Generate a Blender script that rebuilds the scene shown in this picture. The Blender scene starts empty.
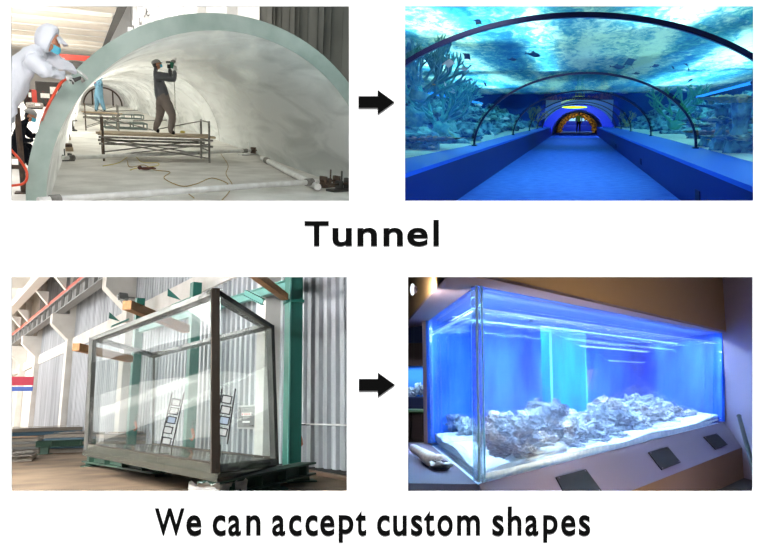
import bpy, bmesh, math, random
from mathutils import Vector as V, Matrix, Quaternion, noise
D=bpy.data; SC=bpy.context.scene; COL=SC.collection
FPX=640.0; CAM=V((0,0,2.2)); PI=math.pi
ORD=['first','second','third','fourth','fifth','sixth','seventh','eighth','ninth','tenth','eleventh','twelfth']

# ------------------------------------------------------------ rooms: each has its own level floor, turned towards its axis
class Room:
    def __init__(s,u,v,e,roll=0):
        y=V(((u-386)/FPX,1,(274-v)/FPX)).normalized(); x=V((y.y,-y.x,0)).normalized(); z=x.cross(y); x,z=x*math.cos(roll)-z*math.sin(roll),z*math.cos(roll)+x*math.sin(roll)
        s.R=Matrix((x,y,z)).transposed(); s.e=e
        s.M=Matrix.Translation(CAM)@s.R.to_4x4()@Matrix.Translation((0,0,-e))
    def hz(s,u):
        """picture row of this room's eye level at column u"""
        a,b=-400.,1000.
        for _ in range(40):
            m=(a+b)/2
            if s.ray(u,m).z>0: a=m
            else: b=m
        return a
    def ray(s,u,v): return s.R.transposed()@V(((u-386)/FPX,1,(274-v)/FPX))
    def z(s,u,v,z=0): d=s.ray(u,v); t=(z-s.e)/d.z; return V((d.x*t,d.y*t,z))
    def y(s,u,v,y): d=s.ray(u,v); t=y/d.y; return V((d.x*t,y,s.e+d.z*t))
    def x(s,u,v,x): d=s.ray(u,v); t=x/d.x; return V((x,d.y*t,s.e+d.z*t))
    def pl(s,u,v,p,n): d=s.ray(u,v); o=V((0,0,s.e)); t=(V(p)-o).dot(n)/d.dot(n); return o+d*t
RM=None; QUAD=None
def quad_of(sx,sz):
    """the inside of one of the four rooms: behind the front wall, beside the divider, above or below the storey"""
    return [(V((0,4.435,0)),V((0,1,0))),(V((-.07+sx*.03,0,0)),V((sx,0,0))),(V((0,0,CAM.z+.28+sz*.03)),V((0,0,sz))),
            (CAM.copy(),V((-sx,1.0,0)).normalized()),(CAM.copy(),V((0,.9,-sz)).normalized())]
ORG={}
# ------------------------------------------------------------ mesh builder
class MB:
    def __init__(s): s.v=[]; s.f=[]; s.m=[]
    def add(s,vs,fs,mi=0):
        o=len(s.v); s.v+= [V(p) for p in vs]; s.f+=[tuple(i+o for i in f) for f in fs]; s.m+=[mi]*len(fs); return s
    def box(s,c,d,rot=None,mi=0):
        c=V(c); hx,hy,hz=d[0]/2,d[1]/2,d[2]/2
        vs=[V((x,y,z)) for x in(-hx,hx) for y in(-hy,hy) for z in(-hz,hz)]
        if rot is not None: vs=[rot@p for p in vs]
        return s.add([c+p for p in vs],[(0,1,3,2),(4,6,7,5),(0,4,5,1),(2,3,7,6),(0,2,6,4),(1,5,7,3)],mi)
    def beam(s,a,b,w,h,up=(0,0,1),mi=0):
        a=V(a);b=V(b);d=(b-a); L=d.length; d.normalize(); up=V(up)
        x=d.cross(up)
        if x.length<1e-4: x=d.cross(V((1,0,0)))
        x.normalize(); z=x.cross(d); return s.box((a+b)/2,(w,L,h),Matrix((x,d,z)).transposed(),mi)
    def ibeam(s,a,b,w,h,t=.02,up=(0,0,1),mi=0):
        a=V(a);b=V(b);d=(b-a).normalized();x=d.cross(V(up)).normalized();z=x.cross(d)
        s.beam(a+z*(h/2-t/2),b+z*(h/2-t/2),w,t,up,mi);s.beam(a-z*(h/2-t/2),b-z*(h/2-t/2),w,t,up,mi);return s.beam(a,b,t,h,up,mi)
    def tube(s,pts,r,n=8,cap=True,mi=0,flat=1.0,up=None):
        pts=[V(p) for p in pts]; N=len(pts); rs=r if isinstance(r,(list,tuple)) else [r]*N
        t0=(pts[1]-pts[0]).normalized(); nx=V(up) if up is not None else (V((0,0,1)) if abs(t0.z)<.9 else V((1,0,0)))
        vs=[]
        for i,p in enumerate(pts):
            t=(pts[min(i+1,N-1)]-pts[max(i-1,0)]).normalized()
            nx=(nx-t*nx.dot(t))
            if nx.length<1e-5: nx=t.orthogonal()
            nx.normalize(); b=t.cross(nx)
            for k in range(n):
                a=2*PI*k/n; vs.append(p+nx*math.cos(a)*rs[i]*flat+b*math.sin(a)*rs[i])
        fs=[]
        for i in range(N-1):
            for k in range(n):
                k2=(k+1)%n; fs.append((i*n+k,i*n+k2,(i+1)*n+k2,(i+1)*n+k))
        if cap: fs.append(tuple(range(n))[::-1]); fs.append(tuple((N-1)*n+k for k in range(n)))
        return s.add(vs,fs,mi)
    def prism(s,poly,ext,mi=0):
        poly=[V(p) for p in poly]; n=len(poly); ext=V(ext)
        return s.add(poly+[p+ext for p in poly],[tuple(range(n))[::-1],tuple(range(n,2*n))]+[(i,(i+1)%n,(i+1)%n+n,i+n) for i in range(n)],mi)
    def lathe(s,prof,c=(0,0,0),n=16,rot=None,mi=0):
        c=V(c);vs=[];N=len(prof)
        for r,z in prof:
            for k in range(n):
                p=V((r*math.cos(2*PI*k/n),r*math.sin(2*PI*k/n),z)); vs.append(c+(rot@p if rot is not None else p))
        fs=[(i*n+k,i*n+(k+1)%n,(i+1)*n+(k+1)%n,(i+1)*n+k) for i in range(N-1) for k in range(n)]
        fs+=[tuple(range(n))[::-1],tuple((N-1)*n+k for k in range(n))]
        return s.add(vs,fs,mi)
    def ell(s,c,r,rot=None,nu=16,nv=10,mi=0,fn=None):
        c=V(c);vs=[];
        for j in range(nv+1):
            th=PI*j/nv
            for k in range(nu):
                a=2*PI*k/nu; d=V((math.sin(th)*math.cos(a),math.sin(th)*math.sin(a),math.cos(th)))
                p=V((d.x*r[0],d.y*r[1],d.z*r[2]))
                if fn: p=fn(d,p)
                vs.append(c+(rot@p if rot is not None else p))
        fs=[(j*nu+k,(j+1)*nu+k,(j+1)*nu+(k+1)%nu,j*nu+(k+1)%nu) for j in range(nv) for k in range(nu)]
        return s.add(vs,fs,mi)
    def rock(s,c,r,seed,sub=3,amp=.35,fr=1.6,mi=0,pit=.12):
        bm=bmesh.new(); bmesh.ops.create_icosphere(bm,subdivisions=sub,radius=1)
        o=V((seed*13.7,seed*5.1,seed*9.3)); c=V(c); q=Matrix.Rotation(seed*2.3,3,'Z')
        vs=[]
        for v in bm.verts:
            d=v.co.normalized(); k=1+amp*noise.noise(d*fr+o)*1.6+amp*.5*noise.noise(d*fr*2.7+o)+amp*.34*noise.noise(d*fr*6+o)+(amp*.26*noise.noise(d*fr*12+o) if sub>3 else 0)
            k-=pit*max(0,noise.noise(d*fr*4.1-o))*2
            vs.append(c+q@V((d.x*r[0],d.y*r[1],d.z*r[2]))*k)
        fs=[tuple(v.index for v in f.verts) for f in bm.faces]; bm.free(); return s.add(vs,fs,mi)
    def grid(s,fn,nu,nv,mi=0,flip=False):
        vs=[fn(i/nu,j/nv) for j in range(nv+1) for i in range(nu+1)]
        fs=[(j*(nu+1)+i,j*(nu+1)+i+1,(j+1)*(nu+1)+i+1,(j+1)*(nu+1)+i) for j in range(nv) for i in range(nu)]
        if flip: fs=[f[::-1] for f in fs]
        return s.add(vs,fs,mi)
    def quad(s,a,b,c,d,mi=0): return s.add([a,b,c,d],[(0,1,2,3)],mi)
def _mesh(name,mb,mats,inv=None,own=None,smooth=True,bevel=0,ang=38):
    me=D.meshes.new(name)
    vs=[(inv@p if inv is not None else p) for p in mb.v]
    me.from_pydata([tuple(p) for p in vs],[],mb.f)
    mats=mats if isinstance(mats,(list,tuple)) else [mats]
    for m in mats: me.materials.append(m)
    if len(mats)>1: me.polygons.foreach_set('material_index',mb.m)
    bm=bmesh.new(); bm.from_mesh(me)
    if bevel:
        bmesh.ops.remove_doubles(bm,verts=bm.verts,dist=1e-5)
        es=[e for e in bm.edges if len(e.link_faces)==2 and e.calc_face_angle(0)>.6]
        bmesh.ops.bevel(bm,geom=es,offset=bevel,segments=2,affect='EDGES',profile=.5)
    if QUAD is not None:
        Wd=RM.M@(own if own is not None else inv.inverted() if inv is not None else Matrix()); Wi=Wd.inverted()
        for co,no in QUAD:
            lo=min((Wd@v.co-co).dot(no) for v in bm.verts) if bm.verts else 1
            if lo<-1e-4:
                lc=Wi@co; ln=(Wi.to_3x3()@no).normalized()
                bmesh.ops.bisect_plane(bm,geom=bm.verts[:]+bm.edges[:]+bm.faces[:],plane_co=lc,plane_no=ln,clear_inner=True)
    if all(len(e.link_faces)==2 for e in bm.edges): bmesh.ops.recalc_face_normals(bm,faces=bm.faces)
    bm.to_mesh(me); bm.free()
    if smooth:
        me.polygons.foreach_set('use_smooth',[True]*len(me.polygons)); me.set_sharp_from_angle(angle=math.radians(ang))
    me.update(); return me
def tag(o,label,cat,group=None):
    o['label']=label; o['category']=cat
    if group: o['group']=group
    return o
def thing(name,label,cat,loc=(0,0,0),rz=0,group=None):
    o=D.objects.new(name,None); COL.objects.link(o); o.empty_display_size=.1
    L=Matrix.Translation(V(loc))@Matrix.Rotation(rz,4,'Z'); o.matrix_world=RM.M@L
    ORG[o.name]=L.inverted(); return tag(o,label,cat,group)
def part(name,mb,mats,par,label=None,room=True,**k):
    """a part built in room coordinates (room=True) or in its thing's own"""
    inv=ORG.get(par.name) if room else None
    o=D.objects.new(name,_mesh(name,mb,mats,inv,own=None if room or par.name not in ORG else ORG[par.name].inverted(),**k)); COL.objects.link(o); o.parent=par
    if room and inv is not None: ORG[o.name]=inv
    if label:o['label']=label
    return o
def solo(name,mb,mats,label,cat,group=None,**k):
    xs=[p.x for p in mb.v];ys=[p.y for p in mb.v];zs=[p.z for p in mb.v]
    c=V(((min(xs)+max(xs))/2,(min(ys)+max(ys))/2,min(zs))); L=Matrix.Translation(c)
    o=D.objects.new(name,_mesh(name,mb,mats,L.inverted(),**k)); COL.objects.link(o)
    o.matrix_world=RM.M@L; ORG[o.name]=L.inverted(); return tag(o,label,cat,group)
def struct(name,mb,mats,**k):
    o=D.objects.new(name,_mesh(name,mb,mats,None,**k)); COL.objects.link(o); o.matrix_world=RM.M if RM else Matrix(); o['kind']='structure'; return o
def kids(o): return [c for c in D.objects if c.parent==o]
def dup(o,loc,rz=0,label=None,group=None,scale=1,rot=None):
    r=o.copy(); COL.objects.link(r)
    L=Matrix.Translation(V(loc))@(rot.to_4x4() if rot is not None else Matrix.Rotation(rz,4,'Z'))@Matrix.Scale(scale,4); r.matrix_world=RM.M@L
    if label:r['label']=label
    if group:r['group']=group
    def rec(a,b):
        for c in kids(a):
            d=c.copy();COL.objects.link(d);d.parent=b;d.matrix_parent_inverse=c.matrix_parent_inverse;rec(c,d)
    rec(o,r); return r
# ------------------------------------------------------------ materials
def rgb(r,g,b):
    f=lambda c:(c/255/12.92) if c/255<=.04045 else ((c/255+.055)/1.055)**2.4
    return (f(r),f(g),f(b),1)
def mat(name,col,rough=.6,metal=0,spec=.5,col2=None,nscale=3,nstretch=(1,1,1),ndet=4,lo=.35,hi=.65,bump=0,bscale=None,trans=0,alpha=1,sheen=0,sub=0,bstretch=None):
    m=D.materials.new(name); m.use_nodes=True; nt=m.node_tree; N=nt.nodes; L=nt.links; p=N['Principled BSDF']
    p.inputs['Base Color'].default_value=col; p.inputs['Roughness'].default_value=rough; p.inputs['Metallic'].default_value=metal
    p.inputs['Specular IOR Level'].default_value=spec; p.inputs['Transmission Weight'].default_value=trans; p.inputs['Alpha'].default_value=alpha
    if sheen: p.inputs['Sheen Weight'].default_value=sheen
    if col2 is not None or bump:
        tc=N.new('ShaderNodeTexCoord')
        def nz(sc,st,det):
            mp=N.new('ShaderNodeMapping'); mp.inputs['Scale'].default_value=st; L.new(tc.outputs['Object'],mp.inputs['Vector'])
            n=N.new('ShaderNodeTexNoise'); n.inputs['Scale'].default_value=sc; n.inputs['Detail'].default_value=det; L.new(mp.outputs[0],n.inputs['Vector']); return n
        if col2 is not None:
            n=nz(nscale,nstretch,ndet); r=N.new('ShaderNodeValToRGB'); L.new(n.outputs['Fac'],r.inputs[0])
            r.color_ramp.elements[0].position=lo;r.color_ramp.elements[1].position=hi
            r.color_ramp.elements[0].color=col;r.color_ramp.elements[1].color=col2; L.new(r.outputs[0],p.inputs['Base Color'])
        if bump:
            n=nz(bscale or nscale,bstretch or nstretch,5); b=N.new('ShaderNodeBump'); b.inputs['Strength'].default_value=min(1,bump); b.inputs['Distance'].default_value=.02*max(1,bump); L.new(n.outputs['Fac'],b.inputs['Height']); L.new(b.outputs[0],p.inputs['Normal'])
    return m
def glass(name,tint,refl=1.0,rough=.02,diff=None,dfac=0,ior=1.45,trl=None,stretch=(1,1,1),nscale=2,dlo=.3,dhi=.7):
    """clear sheet: straight-through tinted light, Fresnel reflection, optional haze/dust film"""
    m=D.materials.new(name); m.use_nodes=True; nt=m.node_tree; N=nt.nodes; L=nt.links; N.remove(N['Principled BSDF']); out=N['Material Output']
    t=N.new('ShaderNodeBsdfTransparent'); t.inputs[0].default_value=tint
    g=N.new('ShaderNodeBsdfGlossy'); g.inputs['Roughness'].default_value=rough; g.inputs[0].default_value=(1,1,1,1)
    fr=N.new('ShaderNodeFresnel'); fr.inputs[0].default_value=ior; mu=N.new('ShaderNodeMath'); mu.operation='MULTIPLY'; mu.inputs[1].default_value=refl; L.new(fr.outputs[0],mu.inputs[0])
    x=N.new('ShaderNodeMixShader'); L.new(mu.outputs[0],x.inputs[0]); L.new(t.outputs[0],x.inputs[1]); L.new(g.outputs[0],x.inputs[2]); last=x
    if diff is not None:
        d=N.new('ShaderNodeBsdfDiffuse'); d.inputs[0].default_value=diff; sh=d
        if trl is not None:
            tl=N.new('ShaderNodeBsdfTranslucent'); tl.inputs[0].default_value=diff; a=N.new('ShaderNodeMixShader'); a.inputs[0].default_value=trl; L.new(d.outputs[0],a.inputs[1]); L.new(tl.outputs[0],a.inputs[2]); sh=a
        tc=N.new('ShaderNodeTexCoord'); mp=N.new('ShaderNodeMapping'); mp.inputs['Scale'].default_value=stretch; L.new(tc.outputs['Object'],mp.inputs[0])
        n=N.new('ShaderNodeTexNoise'); n.inputs['Scale'].default_value=nscale; n.inputs['Detail'].default_value=6; n.inputs['Distortion'].default_value=.6; L.new(mp.outputs[0],n.inputs['Vector'])
        mr=N.new('ShaderNodeMapRange'); mr.inputs['From Min'].default_value=dlo; mr.inputs['From Max'].default_value=dhi; mr.inputs['To Min'].default_value=dfac[0]; mr.inputs['To Max'].default_value=dfac[1]; L.new(n.outputs['Fac'],mr.inputs['Value'])
        y=N.new('ShaderNodeMixShader'); L.new(mr.outputs[0],y.inputs[0]); L.new(x.outputs[0],y.inputs[1]); L.new(sh.outputs[0],y.inputs[2]); last=y
    L.new(last.outputs[0],out.inputs[0]); return m
def emis(name,col,st):
    m=D.materials.new(name); m.use_nodes=True; nt=m.node_tree; N=nt.nodes; N.remove(N['Principled BSDF']); e=N.new('ShaderNodeEmission'); e.inputs[0].default_value=col; e.inputs[1].default_value=st; nt.links.new(e.outputs[0],N['Material Output'].inputs[0]); return m
def area(name,loc,aim,sx,sy,power,col=(1,1,1),spread=None):
    l=D.lights.new(name,'AREA'); l.shape='RECTANGLE'; l.size=sx; l.size_y=sy; l.energy=power; l.color=col
    if spread: l.spread=math.radians(spread)
    o=D.objects.new(name,l); COL.objects.link(o); d=(V(aim)-V(loc)).normalized()
    q=d.to_track_quat('-Z','Y'); o.matrix_world=RM.M@Matrix.Translation(V(loc))@q.to_matrix().to_4x4()
    if QUAD:      # keep the lamp inside its own room
        for _ in range(3):
            for co,no in QUAD:
                e=(o.matrix_world.translation-co).dot(no)-.22
                if e<0: o.matrix_world.translation-=no*e
    return o
def lerp(a,b,t): return a+(b-a)*t
def catmull(pts,n=6):
    P=[V(p) for p in pts]; P=[2*P[0]-P[1]]+P+[2*P[-1]-P[-2]]; o=[]
    for i in range(1,len(P)-2):
        for k in range(n):
            t=k/n; a,b,c,d=P[i-1:i+3]
            o.append(.5*((2*b)+(c-a)*t+(2*a-5*b+4*c-d)*t*t+(3*b-a-3*c+d)*t**3))
    o.append(P[-2]); return o
# ------------------------------------------------------------ people
def limb_mesh(verts,edges,rad,sub=2):
    me=D.meshes.new('tmp'); me.from_pydata([tuple(v) for v in verts],edges,[]); o=D.objects.new('tmp',me); COL.objects.link(o)
    m=o.modifiers.new('s','SKIN'); sv=me.skin_vertices[0].data
    for i,r in enumerate(rad):
        sv[i].radius=r if isinstance(r,tuple) else (r,r); sv[i].use_root=(i==0)
    m.use_smooth_shade=True; u=o.modifiers.new('u','SUBSURF'); u.levels=sub; u.render_levels=sub
    dg=bpy.context.evaluated_depsgraph_get(); ev=o.evaluated_get(dg); em=ev.to_mesh()
    vs=[v.co.copy() for v in em.vertices]; fs=[tuple(p.vertices) for p in em.polygons]; ev.to_mesh_clear(); D.objects.remove(o); D.meshes.remove(me); return vs,fs
def hand(mb,w,d,n,side,s,mi,curl=.5,spread=.12):
    """palm + four unequal bent fingers + thumb leaving the side of the palm; w wrist, d pointing direction, n back-of-hand normal"""
    d=V(d).normalized(); n=V(n); n=(n-d*n.dot(d)).normalized(); x=d.cross(n)*side
    R=Matrix((x,d,n)).transposed()
    mb.ell(V(w)+d*.045*s,(.042*s,.056*s,.017*s),R,12,8,mi)
    for k,(ox,ln) in enumerate(((-.030,.068),(-.010,.078),(.010,.074),(.029,.058))):
        p=V(w)+d*.085*s+x*ox*s; a=0; q=(d+x*ox*spread*30).normalized(); pts=[p-q*.02*s,p]; 
        for seg in (.45,.32,.23):
            a+=curl*(.8 if seg==.45 else 1); e=q*math.cos(a)-n*math.sin(a); p=p+e*ln*seg*s; pts.append(p)
        mb.tube(pts,[.0095*s,.0095*s,.009*s,.008*s,.006*s],6,True,mi)
    p=V(w)+d*.025*s-x*.034*s; e=(d*.7-x*.65-n*.35*(curl+.3)).normalized(); pts=[p+x*.012*s,p,p+e*.03*s,p+e*.03*s+(e+d*.4-n*curl).normalized()*.028*s]
    mb.tube(pts,[.012*s,.0125*s,.0105*s,.008*s],6,True,mi)
def head_mesh(mb,c,fwd,up,s,mi):
    """skull, jaw, brow, nose, lips, eye sockets, ears - one closed form"""
    fwd=V(fwd).normalized(); up=V(up); up=(up-fwd*up.dot(fwd)).normalized(); x=fwd.cross(up)
    R=Matrix((x,fwd,up)).transposed()
    def fn(d,p):
        p=p.copy()
        if d.z<0: p.x*=1-.28*(-d.z); p.y*=1-.10*(-d.z)
        if d.y>0:
            p.y+=.030*s*math.exp(-((d.x/.16)**2+((d.z+.12)/.20)**2))
            p.y-=.010*s*(math.exp(-(((d.x-.33)/.16)**2+((d.z-.10)/.13)**2))+math.exp(-(((d.x+.33)/.16)**2+((d.z-.10)/.13)**2)))
            p.y+=.007*s*math.exp(-((d.x/.25)**2+((d.z+.45)/.10)**2))
        return p
    mb.ell(c,(.077*s,.098*s,.118*s),R,28,20,mi,fn)
    for q in(-1,1): mb.ell(V(c)+R@V((q*.077*s,-.005*s,-.01*s)),(.009*s,.018*s,.03*s),R,8,6,mi)
    return R
def person(name,label,J,H,mats,cap=None,s=1.0,bulk=1.0,hands=None,extras=None,wr=.004,skin=0,torso=1,legs=2,shoe=3,glove=4,headdir=(1,0,0),headup=(0,0,1),group=None):
    """J: joint dict in room coordinates; mats: [skin, top, trousers, shoes, gloves]"""
    names=['pel','spi','che','nec','hea','shL','elL','wrL','shR','elR','wrR','hiL','knL','anL','toL','hiR','knR','anR','toR']
    E=[('pel','spi'),('spi','che'),('che','nec'),('nec','hea'),('che','shL'),('shL','elL'),('elL','wrL'),('che','shR'),('shR','elR'),('elR','wrR'),('pel','hiL'),('hiL','knL'),('knL','anL'),('anL','toL'),('pel','hiR'),('hiR','knR'),('knR','anR'),('anR','toR')]
    b=bulk*s
    r=dict(pel=(.135,.115),spi=(.13,.105),che=(.15,.115),nec=(.055,.055),hea=(.05,.05),sh=(.068,.068),el=(.052,.052),wr=(.036,.036),hi=(.10,.10),kn=(.068,.068),an=(.05,.05),to=(.038,.03))
    rad=[]
    for k in names:
        q=r.get(k) or r[k[:2]]; bb=s if k in('nec','hea') or k[:2] in('to','wr') else b
        rad.append((q[0]*bb,q[1]*bb))
    vs,fs=limb_mesh([J[k] for k in names],[(names.index(a),names.index(c)) for a,c in E],rad)
    reg={}
    for a,c in E:
        k=torso
        if (a,c)==('nec','hea'):k=skin
        if a[:2] in('kn','hi') or c[:2]=='hi':k=legs
        if a[:2]=='an':k=shoe
        reg[(a,c)]=k
    segs=[(V(J[a]),V(J[c]),reg[(a,c)],(r.get(a) or r[a[:2]])[0]) for a,c in E]
    mb=MB(); vo=[]
    for p in vs:
        vo.append(p+V((noise.noise(p*14),noise.noise(p*14+V((7,3,1))),noise.noise(p*14+V((1,9,4)))))*wr*2.2)
    o=len(mb.v); mb.v+=vo
    for f in fs:
        c=sum((vs[i] for i in f),V())/len(f); best=9;k=torso
        for a,e,m,rr in segs:
            ab=e-a; t=max(0,min(1,(c-a).dot(ab)/ab.length_squared)); d=(c-a-ab*t).length-rr
            if d<best: best=d;k=m
        if (c-V(J['pel'])).length<.10*s and c.z<J['pel'].z: k=legs
        mb.f.append(tuple(i+o for i in f)); mb.m.append(k)
    R=head_mesh(mb,J['hc'],headdir,headup,s,skin)
    for sd,(w,e) in {'L':('wrL','elL'),'R':('wrR','elR')}.items():
        hd=(hands or {}).get(sd) or {}
        d=hd.get('d',V(J[w])-V(J[e])); hand(mb,V(J[w]),d,hd.get('n',(0,0,1)),hd.get('side',1),s*1.05,glove,hd.get('curl',.5))
    base=V(((J['anL']+J['anR'])/2)); base.z=min(J['toL'].z,J['toR'].z)
    t=thing(name,label,'person',base,0,group)
    part('body',mb,mats,t,ang=60)
    return t,R
# ------------------------------------------------------------ camera, world, sun, the white display wall with its four openings
cam=D.cameras.new('camera'); cam.sensor_width=36; cam.lens=FPX*36/772; cam.clip_end=600; cam.clip_start=.05
co=D.objects.new('camera',cam); COL.objects.link(co); co.location=CAM; co.rotation_euler=(PI/2,0,0); SC.camera=co
SC.view_settings.view_transform='Standard'; SC.view_settings.look='None'; SC.view_settings.gamma=1; SC.view_settings.exposure=0; SC.view_settings.use_curve_mapping=False
SC.cycles.transparent_max_bounces=40; SC.cycles.max_bounces=14
w=D.worlds.new('world'); SC.world=w; w.use_nodes=True; w.node_tree.nodes['Background'].inputs[0].default_value=(1,1,1,1); w.node_tree.nodes['Background'].inputs[1].default_value=.25
sl=D.lights.new('sun','SUN'); sl.energy=33; sl.angle=.01; so=D.objects.new('sun',sl); COL.objects.link(so)
so.rotation_euler=V((0,.13,-.9915)).to_track_quat('-Z','Y').to_euler()
BD=4.4
def bp(u,v,y=BD): return V(((u-386)/FPX*BD,y,CAM.z+(274-v)/FPX*BD))
M_white=mat('white_wall_paint',(.93,.93,.93,1),.9,spec=0)
M_black=mat('black_paint',(.004,.004,.004,1),.8,spec=0)
m=MB()
def bbox(u0,v0,u1,v1):
    a=bp(u0,v0);b=bp(u1,v1); m.box(((a.x+b.x)/2,BD+.003,(a.z+b.z)/2),(abs(b.x-a.x),.006,abs(a.z-b.z)))
L0,T0,R0,B0=-700,-400,1472,948
bbox(L0,T0,R0,6.2); bbox(L0,200.8,R0,277); bbox(L0,491.6,R0,B0)
bbox(L0,6.2,11,200.8);bbox(349,6.2,405,200.8);bbox(753.4,6.2,R0,200.8)
bbox(L0,277,11.4,491.6);bbox(346.8,277,408,491.6);bbox(752.7,277,R0,491.6)
struct('wall_front',m,M_white,smooth=False)
# unseen partitions and outer shell, added to block light between and around rooms
M_part=mat('partition_grey',(.25,.25,.26,1),.9,spec=.1)
FAR=125
M_dark=mat('partition_dark',(.02,.025,.04,1),.9,spec=.1)
x=-.07; m=MB().box((x,(BD+.02+FAR)/2,CAM.z+70),(.04,FAR-BD-.02,140)); m.box((x,(BD+.02+FAR)/2,CAM.z-70+.0),(.04,FAR-BD-.02,140)); struct('wall_divider',m,M_dark,smooth=False)
struct('ceiling_divider',MB().box((0,(BD+.02+FAR)/2,CAM.z+.28),(316,FAR-BD-.02,.04)),M_dark,smooth=False)
m=MB(); n0=[bp(L0,T0,BD+.02),bp(R0,T0,BD+.02),bp(R0,B0,BD+.02),bp(L0,B0,BD+.02)]
def farp(p): return V((math.copysign(158,p.x),FAR,CAM.z+math.copysign(140,p.z-CAM.z)))
f0=[farp(p) for p in n0]
for nm,i in(('ceiling_outer',0),('wall_right_outer',1),('floor_outer',2),('wall_left_outer',3)):
    j=(i+1)%4; mm=MB().quad(n0[i],n0[j],f0[j],f0[i]); struct(nm,mm,M_dark,smooth=False)
struct('wall_back_outer',MB().quad(*f0),M_dark,smooth=False)
# lettering and arrows fixed on the wall
class _W: M=Matrix(); e=0
RM=_W
def glyph(ch,ext=.002,off=0.0):
    c=D.curves.new('g','FONT'); c.body=ch; c.extrude=ext; c.offset=off; c.resolution_u=6; o=D.objects.new('g',c); COL.objects.link(o)
    dg=bpy.context.evaluated_depsgraph_get(); ev=o.evaluated_get(dg); me=ev.to_mesh(); vs=[v.co.copy() for v in me.vertices]; fs=[tuple(p.vertices) for p in me.polygons]; ev.to_mesh_clear(); D.objects.remove(o); D.curves.remove(c); return vs,fs
def caption(name,label,spec,off):
    """spec: (char, u0,u1,v_top,v_bottom) pixel box each letter fills on the wall"""
    u0=min(s[1] for s in spec);u1=max(s[2] for s in spec);vb=max(s[4] for s in spec)
    t=thing(name,label,'lettering',bp((u0+u1)/2,vb))
    for ch,a,b,tv,bv in spec:
        vs,fs=glyph(ch,off=off); xs=[p.x for p in vs];ys=[p.y for p in vs];x0,x1,y0,y1=min(xs),max(xs),min(ys),max(ys)
        P0=bp(a,bv);P1=bp(b,tv); o=[]
        for p in vs: o.append(V((P0.x+(p.x-x0)/(x1-x0)*(P1.x-P0.x),BD-.0006-p.z*.15,P0.z+(p.y-y0)/(y1-y0)*(P1.z-P0.z))))
        part('letter',MB().add(o,fs),M_black,t,smooth=False)
caption('title_lettering','black word Tunnel on the white wall between upper and lower openings',[('T',304.5,328.8,221.1,246),('u',332.4,351.9,227.9,246.3),('n',357.3,377.1,227.7,246),('n',383.4,403,227.7,246),('e',407.1,428,227.6,246.3),('l',433.3,438.9,219.7,246)],.022)
X=515.0;Y=535.9;B=535.2
caption('caption_lettering','black words We can accept custom shapes along the foot of the white wall',[('W',154.9,184.6,508.2,B),('e',186.3,201.5,X,Y),('c',212.6,225.8,X,Y),('a',228.1,241.1,X,Y),('n',246.2,260.6,X,B),('a',272,285.4,X,Y),('c',288.9,301.7,X,Y),('c',305.3,317.9,X,Y),('e',320.1,334.7,X,Y),('p',338.6,353.5,X,542.4),('t',355.7,366.4,510.5,Y),('c',377,390,X,Y),('u',393,406.8,515.4,Y),('s',410.9,422.5,X,Y),('t',424,434.8,510.5,Y),('o',437.3,452.8,X,Y),('m',457,480,X,B),('s',492.2,503.9,X,Y),('h',507.6,521.5,506.4,B),('a',525.2,538.5,X,Y),('p',543.1,557.7,X,542.4),('e',561,575.6,X,Y),('s',578.7,590.3,X,Y)],.02)
def arrow(label,u0,u1,u2,v0,v1,h0,h1):
    vm=(h0+h1)/2; P=[(u0,v0),(u1,v0),(u1,h0),(u2,vm),(u1,h1),(u1,v1),(u0,v1)]
    solo('arrow_sign',MB().prism([bp(a,b,BD-.0015) for a,b in P],(0,.0012,0)),M_black,label,'arrow',smooth=False)
arrow('black arrow between the two upper openings, pointing right',358.4,377.6,394.4,96.2,107.9,89.9,114.4)
arrow('black arrow between the two lower openings, pointing right',358.8,377.8,394.8,378.9,390.8,372.4,397)
# ============================================================ UPPER RIGHT: walk-through aquarium tunnel
RM=T=Room(576,119,1.2,.067); QUAD=quad_of(1,1)
BLUE=(.18,.42,1.0)
M_tfloor=mat('tunnel_floor',rgb(66,112,208),.75,col2=rgb(50,90,190),nscale=5,lo=.3,hi=.7,spec=.2,bump=.3,bscale=40)
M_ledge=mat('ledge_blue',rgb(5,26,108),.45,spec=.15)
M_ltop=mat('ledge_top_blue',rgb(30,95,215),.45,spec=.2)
M_rib=mat('rib_navy',rgb(22,26,70),.35,metal=.3)
M_clear=glass('tunnel_acrylic',(.93,.98,1,1),.22,.03,diff=(.35,.75,.8,1),dfac=(.0,.012),stretch=(1,.15,1),nscale=5)
M_sand=mat('aquarium_sand',rgb(225,225,205),.95,col2=rgb(190,195,175),nscale=6,bump=.6)
M_wallb=mat('aquarium_wall_blue',rgb(15,75,135),.9,col2=rgb(8,45,105),nscale=.6,lo=.3,hi=.7,spec=.1)
LED=.63; Y0=4.2; YE=52.0
fl=[T.z(457,200,0),T.z(680,200,0)]; le=[T.z(405,173,LED),T.z(752,185.6,LED)]
print('TR floor',fl,le, T.z(576,132,0), T.z(472,145,LED),T.z(697,147,LED))
XL0,XR0=fl[0].x,fl[1].x; XL1,XR1=le[0].x,le[1].x
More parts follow.
